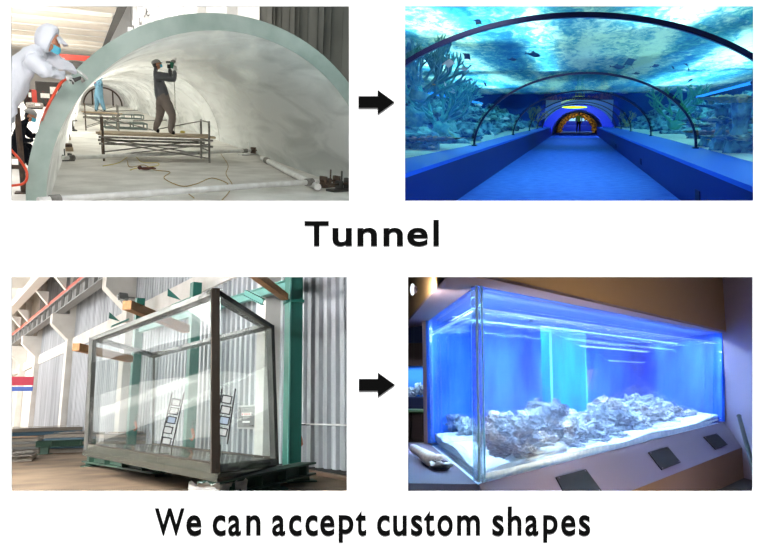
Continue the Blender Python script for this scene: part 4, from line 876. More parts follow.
for i,s in enumerate(cs):
    t=thing('wall_column',NM[i],'column',wp(s,0,.2)); w=.62 if i else .42
    part('shaft',MB().add([wp(s-w/2,0,.02),wp(s+w/2,0,.02),wp(s+w/2,0,.38),wp(s-w/2,0,.38),wp(s-w/2,ZT+2,.02),wp(s+w/2,ZT+2,.02),wp(s+w/2,ZT+2,.38),wp(s-w/2,ZT+2,.38)],[(0,1,2,3),(4,5,6,7),(0,1,5,4),(1,2,6,5),(2,3,7,6),(3,0,4,7)]),M_colw,t,smooth=False)
    if i:
        P=[(.38,5.0),(.38,6.25),(1.15,6.25),(1.15,5.75)]
        mb=MB().add([wp(s-w/2,z,o) for o,z in P]+[wp(s+w/2,z,o) for o,z in P],[(0,1,2,3),(4,5,6,7)]+[(k,(k+1)%4,4+(k+1)%4,4+k) for k in range(4)]); part('corbel',mb,M_colw,t,smooth=False)
# crane runway beam with red rail
t=thing('crane_runway','grey crane runway beam with stiffeners and a red rail above the wall columns','beam',wp(cs[2],6.3,.8)); s0,s1=cs[1]-9,cs[-1]+60
part('beam_web',MB().beam(wp(s0,6.62,.85),wp(s1,6.62,.85),.06,.6),M_gbeam,t,smooth=False); part('bottom_flange',MB().beam(wp(s0,6.30,.85),wp(s1,6.30,.85),.40,.05),M_gbeam,t,smooth=False); part('top_flange',MB().beam(wp(s0,6.92,.85),wp(s1,6.92,.85),.40,.05),M_gbeam,t,smooth=False); part('red_rail',MB().beam(wp(s0,7.05,.95),wp(s1,7.05,.95),.16,.18),M_red,t,'red painted rail',smooth=False)
for k in range(34): s=s0+1+k*1.7; part('stiffener',MB().box(wp(s,6.61,1.0),(.12,.12,.56)),M_gbeam,t,smooth=False)
# ceiling: barrel shells running from the wall, carried by a long white beam
ZK=7.9
t=thing('roof_beam','long white roof beam running along the ceiling beside the crane rail','beam',wp(30,ZK,1.8)); part('beam_bar',MB().beam(wp(-4,ZK,1.9),wp(s1,ZK,1.9),.45,.40),M_clw,t,smooth=False)
k=0
for s in(cs[1]-4,cs[1]+2,cs[1]+8,cs[2]+2,cs[2]+9,cs[3]+2,cs[3]+12): 
    part('bracket',MB().add([wp(s-.15,ZK-.2,o) for o in(1.7,1.1)]+[wp(s-.15,ZK-.9,1.1)]+[wp(s+.15,ZK-.2,o) for o in(1.7,1.1)]+[wp(s+.15,ZK-.9,1.1)],[(0,1,2),(3,4,5),(0,1,4,3),(1,2,5,4),(2,0,3,5)]),M_clw,t,smooth=False)
NS=12; SW_=5.4
def vault(j):
    s0_=2+j*SW_
    return MB().grid(lambda a,b:wp(s0_+a*SW_,ZK+.15+1.15*math.sin(PI*a)**.8+ .0*b,lerp(1.9,26,b)),14,3)
for j in range(14):
    struct('ceiling_vault_%d'%(j+1),vault(j),M_clw,ang=50)
mb=MB().add([wp(-6,ZT+3,0),wp(100,ZT+3,0),wp(100,ZT+3,1.9),wp(-6,ZT+3,1.9)],[(0,1,2,3)]); struct('ceiling_strip',mb,M_clw,smooth=False)
mb=MB().quad(wp(-6,ZK+.2,1.9),wp(100,ZK+.2,1.9),wp(100,ZT+3,1.9),wp(-6,ZT+3,1.9)); struct('wall_strip',mb,M_clw,smooth=False)
# far end of the hall
struct('wall_back_factory',MB().add([wp(cs[-1]+58,0,-3),wp(cs[-1]+58,0,40),wp(cs[-1]+58,11,40),wp(cs[-1]+58,11,-3)],[(0,1,2,3)]),M_clw,smooth=False)
struct('wall_left_factory',MB().add([wp(-6,0,26),wp(110,0,26),wp(110,11,26),wp(-6,11,26)],[(0,1,2,3)]),mat('left_wall_grey',rgb(150,148,142),.9,spec=.05),smooth=False)
M_sign=mat('banner_red',rgb(205,70,90),.7)
p=T.y(19,381,42); t=thing('far_banner','red and blue banner on the far wall at the left edge','banner',p); part('banner_cloth',MB().box(p,(1.5,.06,.5)),M_sign,t,smooth=False); part('lower_strip',MB().box(p-V((0,.01,.45)),(1.5,.06,.25)),mat('banner_blue',rgb(90,120,200),.7),t,smooth=False)
for u,v,w_,h_,m,lb in((24,410,2.0,1.1,M_greenl,'pale green machine far off at the left edge of the hall'),(20,416,1.6,.6,M_gbeam,'low grey machine far off at the left edge of the hall')):
    p=T.z(u,v+6,0); 
    if p.y>60 or p.y<0: d_=T.ray(u,T.hz(u)); p=V((d_.x/d_.y*60,60,0))
    t=thing('machine',lb,'machine',p); part('housing',MB().box((0,0,h_/2+.15),(w_,1,h_)),m,t,room=False,bevel=.06); part('base',MB().box((0,0,.08),(w_*.9,.9,.16)),M_dark2,t,room=False,smooth=False); part('panel',MB().box((.3,-.52,h_*.6),(.5,.04,.35)),M_paper,t,room=False,smooth=False)
p=T.z(37,421.5,0); t=thing('yellow_caution_sign','small yellow folding floor sign far off beside the wall','sign',V((T.ray(37,T.hz(37)).x/T.ray(37,T.hz(37)).y*40,40,0))); 
for q in(-1,1): part('leaf',MB().add([(-.14,q*.02,.45),(.14,q*.02,.45),(.17,q*.14,0),(-.17,q*.14,0),(-.14,q*.02+.02,.45),(.14,q*.02+.02,.45),(.17,q*.14+.02,0),(-.17,q*.14+.02,0)],[(0,1,2,3),(7,6,5,4),(0,4,5,1),(2,6,7,3),(1,5,6,2),(3,7,4,0)]),mat('sign_yellow',rgb(225,200,90),.6),t,room=False,smooth=False)
# ---------------- green portal frame behind the box
def gcol(u,v,off,z1,w,label,m=M_green,topx=0):
    p=T.pl(u,v,WP+WN*off,WN); 
    t=thing('green_steel_column',label,'column',(p.x,p.y,0),0,'green steel columns by the wall')
    a=V((p.x,p.y,0));b=V((p.x,p.y,z1)); d=WD; sh=V((topx*z1,0,0))
    part('column_shaft',MB().add([a+d*i+WN*j+V((topx*k,0,k)) for k in(0,z1) for i,j in((-w/2,-w/2),(w/2,-w/2),(w/2,w/2),(-w/2,w/2))],[(0,1,2,3),(4,5,6,7),(0,1,5,4),(1,2,6,5),(2,3,7,6),(3,0,4,7)]),m,t,smooth=False)
    part('base_plate',MB().add([a+d*i+WN*j+V((0,0,k)) for k in(0,.03) for i,j in((-w*.9,-w*.9),(w*.9,-w*.9),(w*.9,w*.9),(-w*.9,w*.9))],[(0,1,2,3),(4,5,6,7),(0,1,5,4),(1,2,6,5),(2,3,7,6),(3,0,4,7)]),m,t,smooth=False)
    return t,p
t1,g1=gcol(292,440,.55,4.3,.26,'nearest green steel column, standing right of the clear box')
h1=T.y(290,302,g1.y).z; 
part('joint_plate',MB().box(V((g1.x,g1.y,h1)),(.36,.36,.05)),M_green,t1,smooth=False); part('drilled_flange',MB().beam(V((g1.x,g1.y,0.1))+WN*.14-WD*.13,V((g1.x,g1.y,4.3))+WN*.14-WD*.13,.05,.03,up=(1,0,0)),M_greenl,t1,smooth=False)
t2,g2=gcol(189,440,.55,4.6,.24,'middle green steel column seen through the clear box'); t3,g3=gcol(131,440,.55,5.0,.26,'farthest green steel column seen through the left part of the clear box')
za=T.y(290,283,g1.y).z; zb=T.y(190,312,g2.y).z; zc=T.y(131,330,g3.y).z
A1=V((g1.x,g1.y,za)); A2=V((g2.x,g2.y,zb)); A3=V((g3.x,g3.y,zc))
t=thing('green_steel_beam','green horizontal steel beam from the nearest green column back over the clear box','beam',(A1+A2)/2); part('beam_bar',MB().ibeam(A1,A2,.14,.2,.02),M_greenl,t,smooth=False); part('beam_bar',MB().ibeam(A2,A3,.14,.2,.02),M_greenl,t,smooth=False)
a=T.y(231,291,g1.y+1.2);b=T.y(263,302,g1.y+.6); solo('green_brace',MB().ibeam(T.y(245,293,g1.y+1.0),b,.10,.13,.02),M_greenl,'short pale green brace below the green beam at upper right','brace')
for (u,v,lb) in((181,302,'green gusset bracket above the clear box, nearer of two'),(120,323,'green gusset bracket above the clear box, farther of two')):
    p=T.y(u,v,g2.y if u>150 else g3.y); t=thing('gusset_bracket',lb,'bracket',p); part('plate',MB().box(p,(.6,.2,.03),Matrix.Rotation(-.5,3,'Y')@Matrix.Rotation(.3,3,'Z')),M_greenl,t,smooth=False); part('upstand',MB().prism([p+V((-.35,0,.15)),p+V((-.35,0,.36)),p+V((.0,0,.05))],(0,.03,0)),M_green,t,smooth=False)
# timber beams poking out above the box
def timber(u0,v0,y0,u1,v1,y1,label,s=.14):
    a=T.y(u0,v0,y0);b=T.y(u1,v1,y1); t=thing('timber_beam',label,'beam',(a+b)/2,0,'timbers above the clear box'); part('timber_bar',MB().beam(a,b,s,s),M_tim,t,smooth=False); d=(b-a).normalized(); part('sawn_end',MB().beam(a-d*.006,a+d*.001,s*.98,s*.98),M_paper if 0 else M_tim,t,smooth=False)
timber(127,305,12.0,186,329,14.5,'long orange timber resting across the top of the clear box',.16); timber(253,273,10.4,285,297,g1.y-.15,'orange timber running up to the nearest green column, top right',.13); timber(76,347,16,130,359,18.5,'lower orange timber left of the clear box, behind its left edge',.17)
# ---------------- the box
M_ac=glass('box_acrylic',(.97,.985,.98,1),.07,.015,diff=(.8,.85,.83,1),dfac=(.0,.012),stretch=(1,1,.4),nscale=2)
M_edged=glass('box_edge_dark',(.30,.28,.25,1),.3,.12,diff=(.085,.068,.055,1),dfac=(.8,.8),nscale=5)
M_edgeg=glass('box_edge_grey',(.42,.43,.40,1),.4,.08,diff=(.15,.15,.137,1),dfac=(.6,.75),nscale=4)
M_bot=glass('box_bottom',(.62,.66,.6,1),1.0,.03,diff=(.12,.12,.095,1),dfac=(.45,.6),nscale=2)
ZN=T.pl  # noqa
C4=[T.y(216,473,8.35),T.y(85.5,450,13.6),None,T.y(277.5,465,10.9)]; tops=[T.y(216,288,8.35),T.y(90.8,337.5,13.6),None,T.y(273,325,10.9)]
C4[2]=C4[1]+C4[3]-C4[0]; tops[2]=tops[1]+tops[3]-tops[0]; cen=sum(C4,V())/4; zb0=C4[0].z
print('box',C4,tops)
tank=thing('acrylic_box','large empty clear acrylic box with thick dark edges on green steel supports','tank',(cen.x,cen.y,zb0-.12))
thk=.09; up=V((0,0,1))
print('top z',[p.z for p in tops])
def pane(a,b,at,bt,nm,m=M_ac):
    d=(b-a).normalized(); n=d.cross(up); n=n if n.dot(cen-a)>0 else -n
    part(nm,MB().prism([a,b,bt,at],n*thk),m,tank,smooth=False)
pane(C4[0],C4[1],tops[0],tops[1],'front_panel'); pane(C4[0],C4[3],tops[0],tops[3],'side_panel'); pane(C4[1],C4[2],tops[1],tops[2],'side_panel'); pane(C4[2],C4[3],tops[2],tops[3],'back_panel')
part('bottom_panel',MB().prism([p for p in C4],(0,0,.10)),M_bot,tank,'glossy grey-green bottom plate',smooth=False)
part('plinth_plate',MB().prism([p+V((0,0,-.10)) for p in [cen+(c-cen)*1.03 for c in C4]],(0,0,.095)),M_bot,tank,smooth=False)
for i,(m,w) in enumerate(((M_edged,.10),(M_edgeg,.10),(M_edgeg,.05),(M_edgeg,.10))):
    c=C4[i]+(cen-C4[i]).normalized()*w*.55; tp=tops[i]+(cen-C4[i]).normalized()*w*.55; part('corner_post',MB().beam(c,tp,w,w,up=(cen-c).xy.to_3d()),m,tank,'dark glued corner joint' if i==0 else None,smooth=False)
M_lip=glass('box_lip',(.62,.66,.63,1),1.0,.05,diff=(.36,.37,.35,1),dfac=(.3,.45),nscale=3)
M_lipd=glass('box_lip_dark',(.45,.46,.43,1),.8,.06,diff=(.2,.2,.18,1),dfac=(.6,.75),nscale=3)
# top rim: flat strips lying inward all round, with darker stretches at the corners
def strip(P,i,w,m,nm='top_rim',t0=0,t1=1,dz=0,h=.06):
    """flat strip along edge i of the outline P, w wide, mitred with its neighbours"""
    a,b=P[i],P[(i+1)%4]; d=(b-a).normalized(); ea=(P[(i-1)%4]-a).normalized(); eb=(P[(i+2)%4]-b).normalized()
    sa=w/max(.3,math.sqrt(max(0,1-ea.dot(d)**2))); sb=w/max(.3,math.sqrt(max(0,1-eb.dot(d)**2)))
    A=[a.lerp(b,t) for t in(t0,t1)]; I=[(a+ea*sa).lerp(b+eb*sb,t) for t in(t0,t1)]
    u=V((0,0,dz)); part(nm,MB().prism([A[0]+u,A[1]+u,I[1]+u,I[0]+u],(0,0,-h)),m,tank,smooth=False)
for i in range(4):
    strip(tops,i,.20,M_lip); strip(tops,i,.205,M_lipd,'rim_joint',0,.10,.003,.068); strip(tops,i,.205,M_lipd,'rim_joint',.9,1,.003,.068)
for i in(0,3): strip(tops,i,.08,M_lipd,'rim_edge',.1,.9,.004,.075)
base_=[c+V((0,0,.10)) for c in C4]
for i in(0,2): strip(base_,i,.05,M_edged,'foot_joint',0,1,.02,.02)
# supports under the box
def sup(u0,v0,u1,v1,h,w,label,legs=(0,1),ztop=None,m=M_greend):
    zt_=ztop if ztop is not None else zb0-.11
    a=T.z(u0,v0,zt_);b=T.z(u1,v1,zt_); t=thing('support_beam',label,'beam',((a+b)/2).xy.to_3d(),0,'green supports under the clear box'); d=(b-a).normalized()
    part('beam_bar',MB().ibeam(a-V((0,0,h/2)),b-V((0,0,h/2)),w,h,.03),m,t,smooth=False)
    for k in range(4):
        p=a.lerp(b,(k+.5)/4)-V((0,0,h/2)); part('web_stiffener',MB().beam(p-d*.012,p+d*.012,w*.96,h*.9),m,t,smooth=False)
    for q in legs:
        p=a.lerp(b,.06+.88*q); z=zt_-h; part('leg',MB().beam(V((p.x,p.y,z))-d*.12,V((p.x,p.y,z))+d*.12,w*.8,.0001) if z<.02 else MB().box(V((p.x,p.y,z/2)),(w*.9,.22,z)),m,t,smooth=False)
        part('foot_plate',MB().box(V((p.x,p.y,.01)),(w*1.6,.42,.02)),m,t,smooth=False)
sup(88,453,160,462,.20,.26,'green steel support with a short leg under the front left of the clear box',(0.02,))
sup(208,482,308,462,.20,.30,'green steel support running out right under the clear box to the nearest green column',(.55,.95))
zs=.42
sup(36,441,150,437,.20,.26,'green steel beam lying low behind the box, sticking out to the left',(0.02,.5),ztop=zs)
for u,v,w_,h_,lb in((96,432,.30,.55,'green steel block standing on the low beam behind the left box edge'),(148,437,.32,.62,'green steel block standing behind the bottom plate, middle'),(263,446,.34,.62,'green steel block behind the right corner of the clear box')):
    p=T.z(u,v,zs); t=thing('steel_block',lb,'block',(p.x,p.y,0)); part('block_body',MB().box((p.x,p.y,zs/2+h_/2),(w_,w_,zs+h_)),M_green,t,bevel=.01); part('cap_plate',MB().box((p.x,p.y,zs+h_+.01),(w_*1.1,w_*1.1,.02)),M_greend,t,smooth=False)
# white paper packing under the front right edge
for i,(u,v,a_,w_,lb) in enumerate(((204,481,.2,.34,'crumpled white paper under the near corner of the clear box, left'),(233,480,-.3,.40,'crumpled white paper under the right edge of the clear box, middle'),(259,473,-.3,.36,'crumpled white paper under the right edge of the clear box, farthest'))):
    p=T.y(u,v,(8.2,8.75,9.8)[i]); mb=MB().grid(lambda a,b:p+V(((a-.5)*w_,(a-.5)*w_*.9*(-1 if a_>0 else 1)+(b-.5)*.12,-.02-.13*b*b+.05*noise.noise(V((a*6,b*5,i))))),12,6); mb.grid(lambda a,b:p+V(((a-.5)*w_,(a-.5)*w_*.9*(-1 if a_>0 else 1)+(b-.5)*.12,-.026-.13*b*b+.05*noise.noise(V((a*6,b*5,i))))),12,6,flip=True); solo('packing_paper',mb,M_paper,lb,'paper','white paper under the clear box',ang=80)
# stacked sheets at the left
M_bsh=mat('sheet_stack_blue',rgb(70,105,125),.4,spec=.5); M_kraft=mat('kraft_paper',rgb(178,140,104),.85); M_pal=mat('pallet_grey',rgb(150,142,130),.8)
def stack(u,v,w_,d_,h_,rz,label,m,top):
    p=T.z(u,v,0); t=thing('sheet_stack',label,'stack',p,rz,'stacked sheets by the wall')
    n=4
    for k in range(n): part('sheet',MB().box((0,.01*k,.14+h_*(k+.5)/n),(w_,d_,h_/n*.86)),m if k%2==0 else M_pal,t,room=False,smooth=False)
    part('paper_cover',MB().grid(lambda a,b:V(((a-.5)*w_*.8+.1,(b-.5)*d_*.8,.15+h_+.02+.05*abs(noise.noise(V((a*5,b*5,u)))))),12,12),top,t,room=False)
    for k in(-1,0,1): part('skid',MB().box((k*w_*.4,0,.06),(.14,d_,.12)),M_pal,t,room=False,smooth=False)
rw=math.atan2(-WD.x,WD.y)
stack(76,451,2.6,1.4,.46,rw+PI/2-.4,'blue-edged stack of sheets between the far green beam and the wall',M_bsh,M_pal); stack(34,446,3.6,2.2,.62,rw+.5,'wide pale blue stack of sheets on the far left floor',M_bsh,M_pal); stack(18,453,2.0,1.3,.34,rw+PI/2-.2,'low dark stack covered with brown paper at the left edge',M_gbeam,M_kraft); stack(22,460,2.2,.6,.03,rw+PI/2-.2,'flat bundle of pale boards on the floor at the left edge',M_pal,M_pal)
stack(125,452,1.6,1.0,.44,rw,'brown paper wrapped stack seen through the left of the clear box',M_gbeam,M_kraft)
# control box on the wall, racks of bright plates, hooks, dark crate
c=wl_(247,417,.35); M_cb=mat('cabinet_light_grey',rgb(178,180,178),.5); M_cd=mat('cabinet_window',rgb(84,88,88),.3); M_lab=mat('label_white',rgb(235,235,232),.6); M_labr=mat('label_red',rgb(190,50,45),.6)
def wb(s,z,off,ds,dz,do): 
    """box lying on the wall: centred s along the wall, z high, off in front of it"""
    return [wp(s+a*ds/2,z+b*dz/2,off+e*do/2) for a in(-1,1) for b in(-1,1) for e in(-1,1)]
BF=[(0,1,3,2),(4,6,7,5),(0,4,5,1),(2,3,7,6),(0,2,6,4),(1,5,7,3)]
s_=(c-WP).dot(WD); z_=c.z; e0=wl_(238,417,.35); e1=wl_(258,417,.35); dw=abs((e0-e1).dot(WD)); dh=abs(wl_(247,405,.35).z-wl_(247,429,.35).z)
t=thing('control_box','grey wall-mounted control box with labelled window, behind the clear box at right','control box',wp(s_,z_-dh/2,.3))
part('cabinet',MB().add(wb(s_,z_,.27,dw,dh,.16),BF),M_cb,t,smooth=False); part('cabinet_window',MB().add(wb(s_,z_,.355,dw*.84,dh*.86,.012),BF),M_cd,t,smooth=False)
part('label_plate',MB().add(wb(s_,z_+dh*.12,.367,dw*.5,dh*.13,.006),BF),M_lab,t,'white label with red marks',smooth=False); part('label_plate',MB().add(wb(s_,z_-dh*.2,.367,dw*.36,dh*.08,.006),BF),M_lab,t,smooth=False)
for k,q in enumerate((-.19,-.08,.0,.08,.17)): part('label_mark',MB().add(wb(s_-q*dw,z_+dh*.12,.372,dw*.05,dh*(.07,.05,.08,.05,.07)[k],.003),BF),M_labr,t,smooth=False)
part('handle',MB().add(wb(s_-dw*.3,z_-dh*.36,.38,dw*.12,dh*.04,.03),BF),M_dark2,t,smooth=False); part('mount_arm',MB().add(wb(s_,z_,.13,dw*.5,dh*.2,.14),BF),M_cb,t,smooth=False)
M_platew=emis('lamp_glow_white',(1,1,.97,1),.75); M_plateb=emis('lamp_glow_blue',(.7,.82,1,1),.75)  # glow added so the rack's plates look bright
def rack(pts,y,label):
    P=[T.y(u,v,y) for u,v in pts]; t=thing('lamp_rack',label,'rack',(P[-1].x,P[-1].y,P[-1].z-.2),0,'slanting racks of small lamps'); a=P[0]+V((.03,0,.18));b=P[-1]-V((.02,0,.2)); x=V((.11,0,0))
    for q in(-1,1): part('rail',MB().tube([a+x*q,b+x*q],.012,6),M_dark2,t)
    for k,p in enumerate(P):
        o=part('lamp_body',MB().box(p,(.17,.06,.14),Matrix.Rotation(.2,3,'Y')),M_dark2,t,bevel=.008); part('lamp_face',MB().box(p-V((0,.036,0)),(.13,.012,.10),Matrix.Rotation(.2,3,'Y')),M_platew if k!=2 else M_plateb,o,smooth=False)
    b0=V((b.x,b.y,0)); part('stand',MB().tube([b,b0],.014,6),M_dark2,t); part('stand_foot',MB().box(b0+V((0,0,.01)),(.3,.3,.02)),M_dark2,t,smooth=False)
rack([(176,402.5),(174,411),(171.5,420),(168,430),(166.5,441)],13.2,'slanting rack of small lamps seen through the middle of the clear box'); rack([(226.5,399.5),(225.5,410),(224,420.5),(222,432)],11.2,'slanting rack of small lamps just right of the dark corner of the box')
for u,v,o_,lb in((135,424,.75,'dark red hook block hanging beside the farthest green column'),(192,432,.75,'orange chain hoist hook beside the middle green column'),(299,438,.25,'orange and yellow hook hanging on the corrugated wall at the right')):
    p=T.pl(u,v,WP+WN*o_,WN); mm=mat('hook_orange',rgb(170,85,40),.6); t=thing('chain_hook',lb,'hook',p-V((0,0,.3)),0,'hooks beside the green columns'); part('chain',MB().tube([p+V((0,0,.25)),p+V((.01,0,.08))],.014,6),M_dark2,t); part('hook_body',MB().tube([p+V((.0,0,.08)),p+V((.03,0,-.02)),p+V((.05,0,-.12)),p+V((.0,0,-.20)),p+V((-.05,0,-.14))],[.035,.04,.03,.022,.012],8),mm,t)
    part('wall_pin',MB().tube([p+V((0,0,.25)),p+V((0,0,.25))-WN*(.18 if o_<.5 else .1)+WD*-.1],.012,6),M_dark2,t)
M_br=mat('brown_crate',rgb(58,34,26),.7)
p=T.z(206,447,.0); t=thing('dark_crate','dark brown crate on the floor behind the clear box, left of its dark corner','crate',p); h_=T.y(206,432,p.y).z; part('crate_body',MB().box((p.x,p.y,h_/2),(.55,.5,h_)),M_br,t,bevel=.01); 
for k in(-1,1): part('crate_slat',MB().box((p.x+k*.2,p.y-.26,h_/2),(.06,.02,h_*.96)),M_br,t,smooth=False)
p=T.z(236,452,.0); t=thing('hose_reel','dark red machine with cable on the floor behind the right of the clear box','machine',p); part('drum',MB().lathe([(.24,-.14),(.24,-.1),(.13,-.09),(.13,.09),(.24,.1),(.24,.14)],p+V((0,0,.34)),20,Matrix.Rotation(PI/2,3,'Y')),M_br,t); 
for q in(-1,1): part('stand_leg',MB().tube([p+V((q*.18,-.2,0)),p+V((q*.17,0,.36)),p+V((q*.18,.2,0))],.02,6),M_dark2,t)
# conduit along the right-hand wall, floor strip
a=wl_(296,423.5,.13);b=wl_(356,425.5,.13); t=thing('wall_conduit','thin pale pipe running along the corrugated wall at the right','pipe',(a+b)/2); part('tube',MB().tube([a,b],.016,8),M_paper,t)
for q in(.15,.5,.85): p=a.lerp(b,q); part('pipe_clip',MB().tube([p,p-WN*.1],.01,6),M_gbeam,t)
a=T.z(300,470,0.03);b=T.z(356,480,0.03); solo('wood_strip',MB().beam(a,b,.10,.06),mat('floor_batten',rgb(120,92,72),.8),'long brown batten on the floor at the foot of the right-hand wall','batten')
# flood light on the second column
p=wl_(123,297,.75); t=thing('flood_light','small square flood light fixed on the white column by the timber','lamp',p); part('lamp_housing',MB().box(p,(.32,.2,.26),Matrix.Rotation(.5,3,'Z')@Matrix.Rotation(-.5,3,'X')),M_gbeam,t,bevel=.03); part('lamp_glass',MB().box(p+V((-.05,-.13,-.08)),(.26,.03,.2),Matrix.Rotation(.5,3,'Z')@Matrix.Rotation(-.5,3,'X')),M_paper,t,smooth=False); part('bracket_arm',MB().tube([p,p-WN*.4],.03,6),M_gbeam,t)
# pieces of oil-dark stain are in the floor itself; daylight: open far end and roof lights, plus unseen added fills
def wa(s,z,o,s2,z2,o2,sx,sy,pw,col=(1,1,1),nm='lamp_hall_roof'): area(nm,wp(s,z,o),wp(s2,z2,o2),sx,sy,pw,col)
wa(4,7.4,8,3,0,4,4,3,500,(1,.98,.95)); wa(18,7.4,9,18,0,6,12,10,1800,(1,.98,.96)); wa(38,7.4,10,38,0,7,14,14,2900,(1,.98,.96)); wa(62,7.4,10,62,0,7,16,16,3600,(1,.98,.96))
wa(14,.8,14,14,8,12,10,12,1500,(1,.95,.88),'lamp_bounce'); wa(34,.8,14,34,8,12,16,14,2200,(1,.95,.88),'lamp_bounce'); wa(cs[-1]+8,3.5,9,cs[-1]+57,3.5,9,14,8,4500,(1,1,1),'lamp_open_end')
wa(30,6.6,16,30,2,0,26,1.0,2800,(.97,.98,1),'lamp_side_window')  # unseen side lamp, added to brighten the hall
area('lamp_strip',(-3.4,7.2,2.55),(2.2,11,1.2),2.6,.5,520,(.97,.98,1)); area('lamp_strip',(-4.5,11.5,3.6),(1,14.5,1.5),5,.6,620,(.97,.98,1))  # unseen strips added to lift the near part of the hall
# ============================================================ LOWER RIGHT: built-in reef aquarium in a dim room
RM=T=Room(576,375,1.62,-.032); QUAD=quad_of(1,-1)
M_beige=mat('soffit_beige',rgb(150,122,92),.9,spec=.1); M_under=mat('soffit_underside',rgb(140,128,150),.8,spec=.1); M_purp=mat('plinth_paint',rgb(118,110,128),.6,spec=.25); M_wallr=mat('side_wall_paint',rgb(128,118,138),.85,spec=.1)
M_face=mat('plinth_face',rgb(120,98,80),.85,spec=.1); M_vb=mat('vent_black',rgb(14,14,20),.7); M_ceild=mat('ceiling_dark_blue',rgb(30,42,62),.9); M_wl=mat('left_wall_beige',rgb(172,142,104),.9,spec=.1)  # the dark blue is a plain ceiling colour
M_gl=glass('aquarium_glass',(.93,.98,1,1),.6,.015); M_gedge=glass('aquarium_glass_edge',(.92,.98,1,1),.3,.05,diff=(.6,.9,1,1),dfac=(.02,.12),nscale=3)
C=[T.y(479,482,5.55),T.y(430.5,443.5,8.8),None,T.y(722,421.5,12.3)]; TP=[T.y(476,285.5,5.55),T.y(428.5,320,8.8),None,T.y(722,333,12.3)]
C[2]=C[1]+C[3]-C[0]; TP[2]=TP[1]+TP[3]-TP[0]; cen=sum(C,V())/4; print('tank',C,TP)
dl=(C[1]-C[0]).normalized(); dr=(C[3]-C[0]).normalized(); up=V((0,0,1))
def at(a,b,h=0,off=0):
    """point in the tank: a along the long front (0 near corner..1 right end), b along the short side (0..1), h height share, off metres outward through the long front"""
    lo=C[0]+(C[3]-C[0])*a+(C[1]-C[0])*b; hi=TP[0]+(TP[3]-TP[0])*a+(TP[1]-TP[0])*b
    return lo+(hi-lo)*h+FN*off
FN=dr.cross(up).normalized(); FN=FN if FN.y<0 else -FN       # outward normal of the long front
SN=dl.cross(up).normalized(); SN=SN if SN.x<0 else -SN       # outward normal of the short side
tank=thing('reef_aquarium','large glowing blue built-in aquarium with thick clear acrylic walls','aquarium',(cen.x,cen.y,cen.z))
tk=.06
def pan(P,n,nm,m=M_gl): part(nm,MB().prism(P,n),m,tank,smooth=False)
pan([at(0,0,0),at(1,0,0),at(1,0,1),at(0,0,1)],-FN*tk,'front_panel'); pan([at(0,0,0),at(0,1,0),at(0,1,1),at(0,0,1)],-SN*tk,'side_panel')
j=MB(); c0=at(0,0,0);c1=at(0,0,1); e1=(C[3]-C[0]).normalized()*.085; e2=(C[1]-C[0]).normalized()*.06
j.add([c0,c0+e1,c0+e1+e2,c0+e2,c1,c1+e1,c1+e1+e2,c1+e2],[(0,1,2,3),(4,5,6,7),(0,1,5,4),(1,2,6,5),(2,3,7,6),(3,0,4,7)]); part('corner_joint',j,M_gedge,tank,'bright pale blue corner joint',smooth=False)
M_jl=mat('joint_line_glow',rgb(200,240,255),.3)
for q_ in(V(),e1): part('joint_line',MB().beam(c0+q_-FN*-.004,c1+q_-FN*-.004,.014,.014),M_jl,tank,smooth=False)
j=MB(); c0=at(0,1,0);c1=at(0,1,1); j.add([c0,c0+e1*.6,c0+e1*.6-e2*.6,c0-e2*.6,c1,c1+e1*.6,c1+e1*.6-e2*.6,c1-e2*.6],[(0,1,2,3),(4,5,6,7),(0,1,5,4),(1,2,6,5),(2,3,7,6),(3,0,4,7)]); part('corner_joint',j,M_gedge,tank,smooth=False)
# inner walls: painted blue back with two lit cyan columns
M_bw=mat('tank_back_blue',rgb(24,72,200),.85,col2=rgb(66,128,236),nscale=1.3,nstretch=(1.5,1.5,.6),ndet=9,lo=.36,hi=.62,spec=.15); M_bw2=mat('tank_back_panel',rgb(30,90,205),.8,col2=rgb(42,110,222),nscale=1.2,spec=.15)
M_cy=mat('cyan_column',rgb(0,112,235),.5,spec=.2,col2=rgb(18,155,250),nscale=2.5,nstretch=(1,1,.3),ndet=7,lo=.4,hi=.66); M_tbl=mat('tank_bottom',rgb(200,215,225),.9)
pan([at(0,1,0),at(1,1,0),at(1,1,1.05),at(0,1,1.05)],-FN*.05,'back_wall',M_bw)
pan([at(1,0,0),at(1,1,0),at(1,1,1.05),at(1,0,1.05)],SN*-.05,'end_wall',M_bw)
part('tank_floor',MB().prism([at(0,0,-.02),at(1,0,-.02),at(1,1,-.02),at(0,1,-.02)],(0,0,-.03)),M_tbl,tank,smooth=False)
# cyan columns standing inside
def ccol(u0,u1,b,label):
    fp=at(0,b,0); p0=T.pl(u0,400,fp,FN); p1=T.pl(u1,400,fp,FN); z0=at(.3,b,0).z; z1=at(.3,b,1.02).z
    d=V((p1.x-p0.x,p1.y-p0.y,0)); bk=-FN*.16; z0=C[0].z-.0
    t=thing('overflow_column',label,'column',V((p0.x,p0.y,z0)),0,'cyan overflow columns in the aquarium')
    mb=MB(); q=[V((p.x,p.y,z)) for z in(z0,TP[0].z+.02) for p in(p0,p1,p1+bk,p0+bk)]
    mb.add(q,[(0,1,2,3),(4,5,6,7),(0,1,5,4),(1,2,6,5),(2,3,7,6),(3,0,4,7)]); part('column_shell',mb,M_cy,t,smooth=False)
    for p in(p0,p1): part('edge_strip',MB().beam(V((p.x,p.y,z0)),V((p.x,p.y,TP[0].z)),.03,.03),M_cyl,t,'brighter cyan edge',smooth=False)
M_cyl=mat('cyan_edge',rgb(120,225,255),.4)
ccol(552,587,.62,'bright cyan overflow column in the middle of the aquarium'); ccol(683,712,.55,'bright cyan overflow column at the right end of the aquarium')
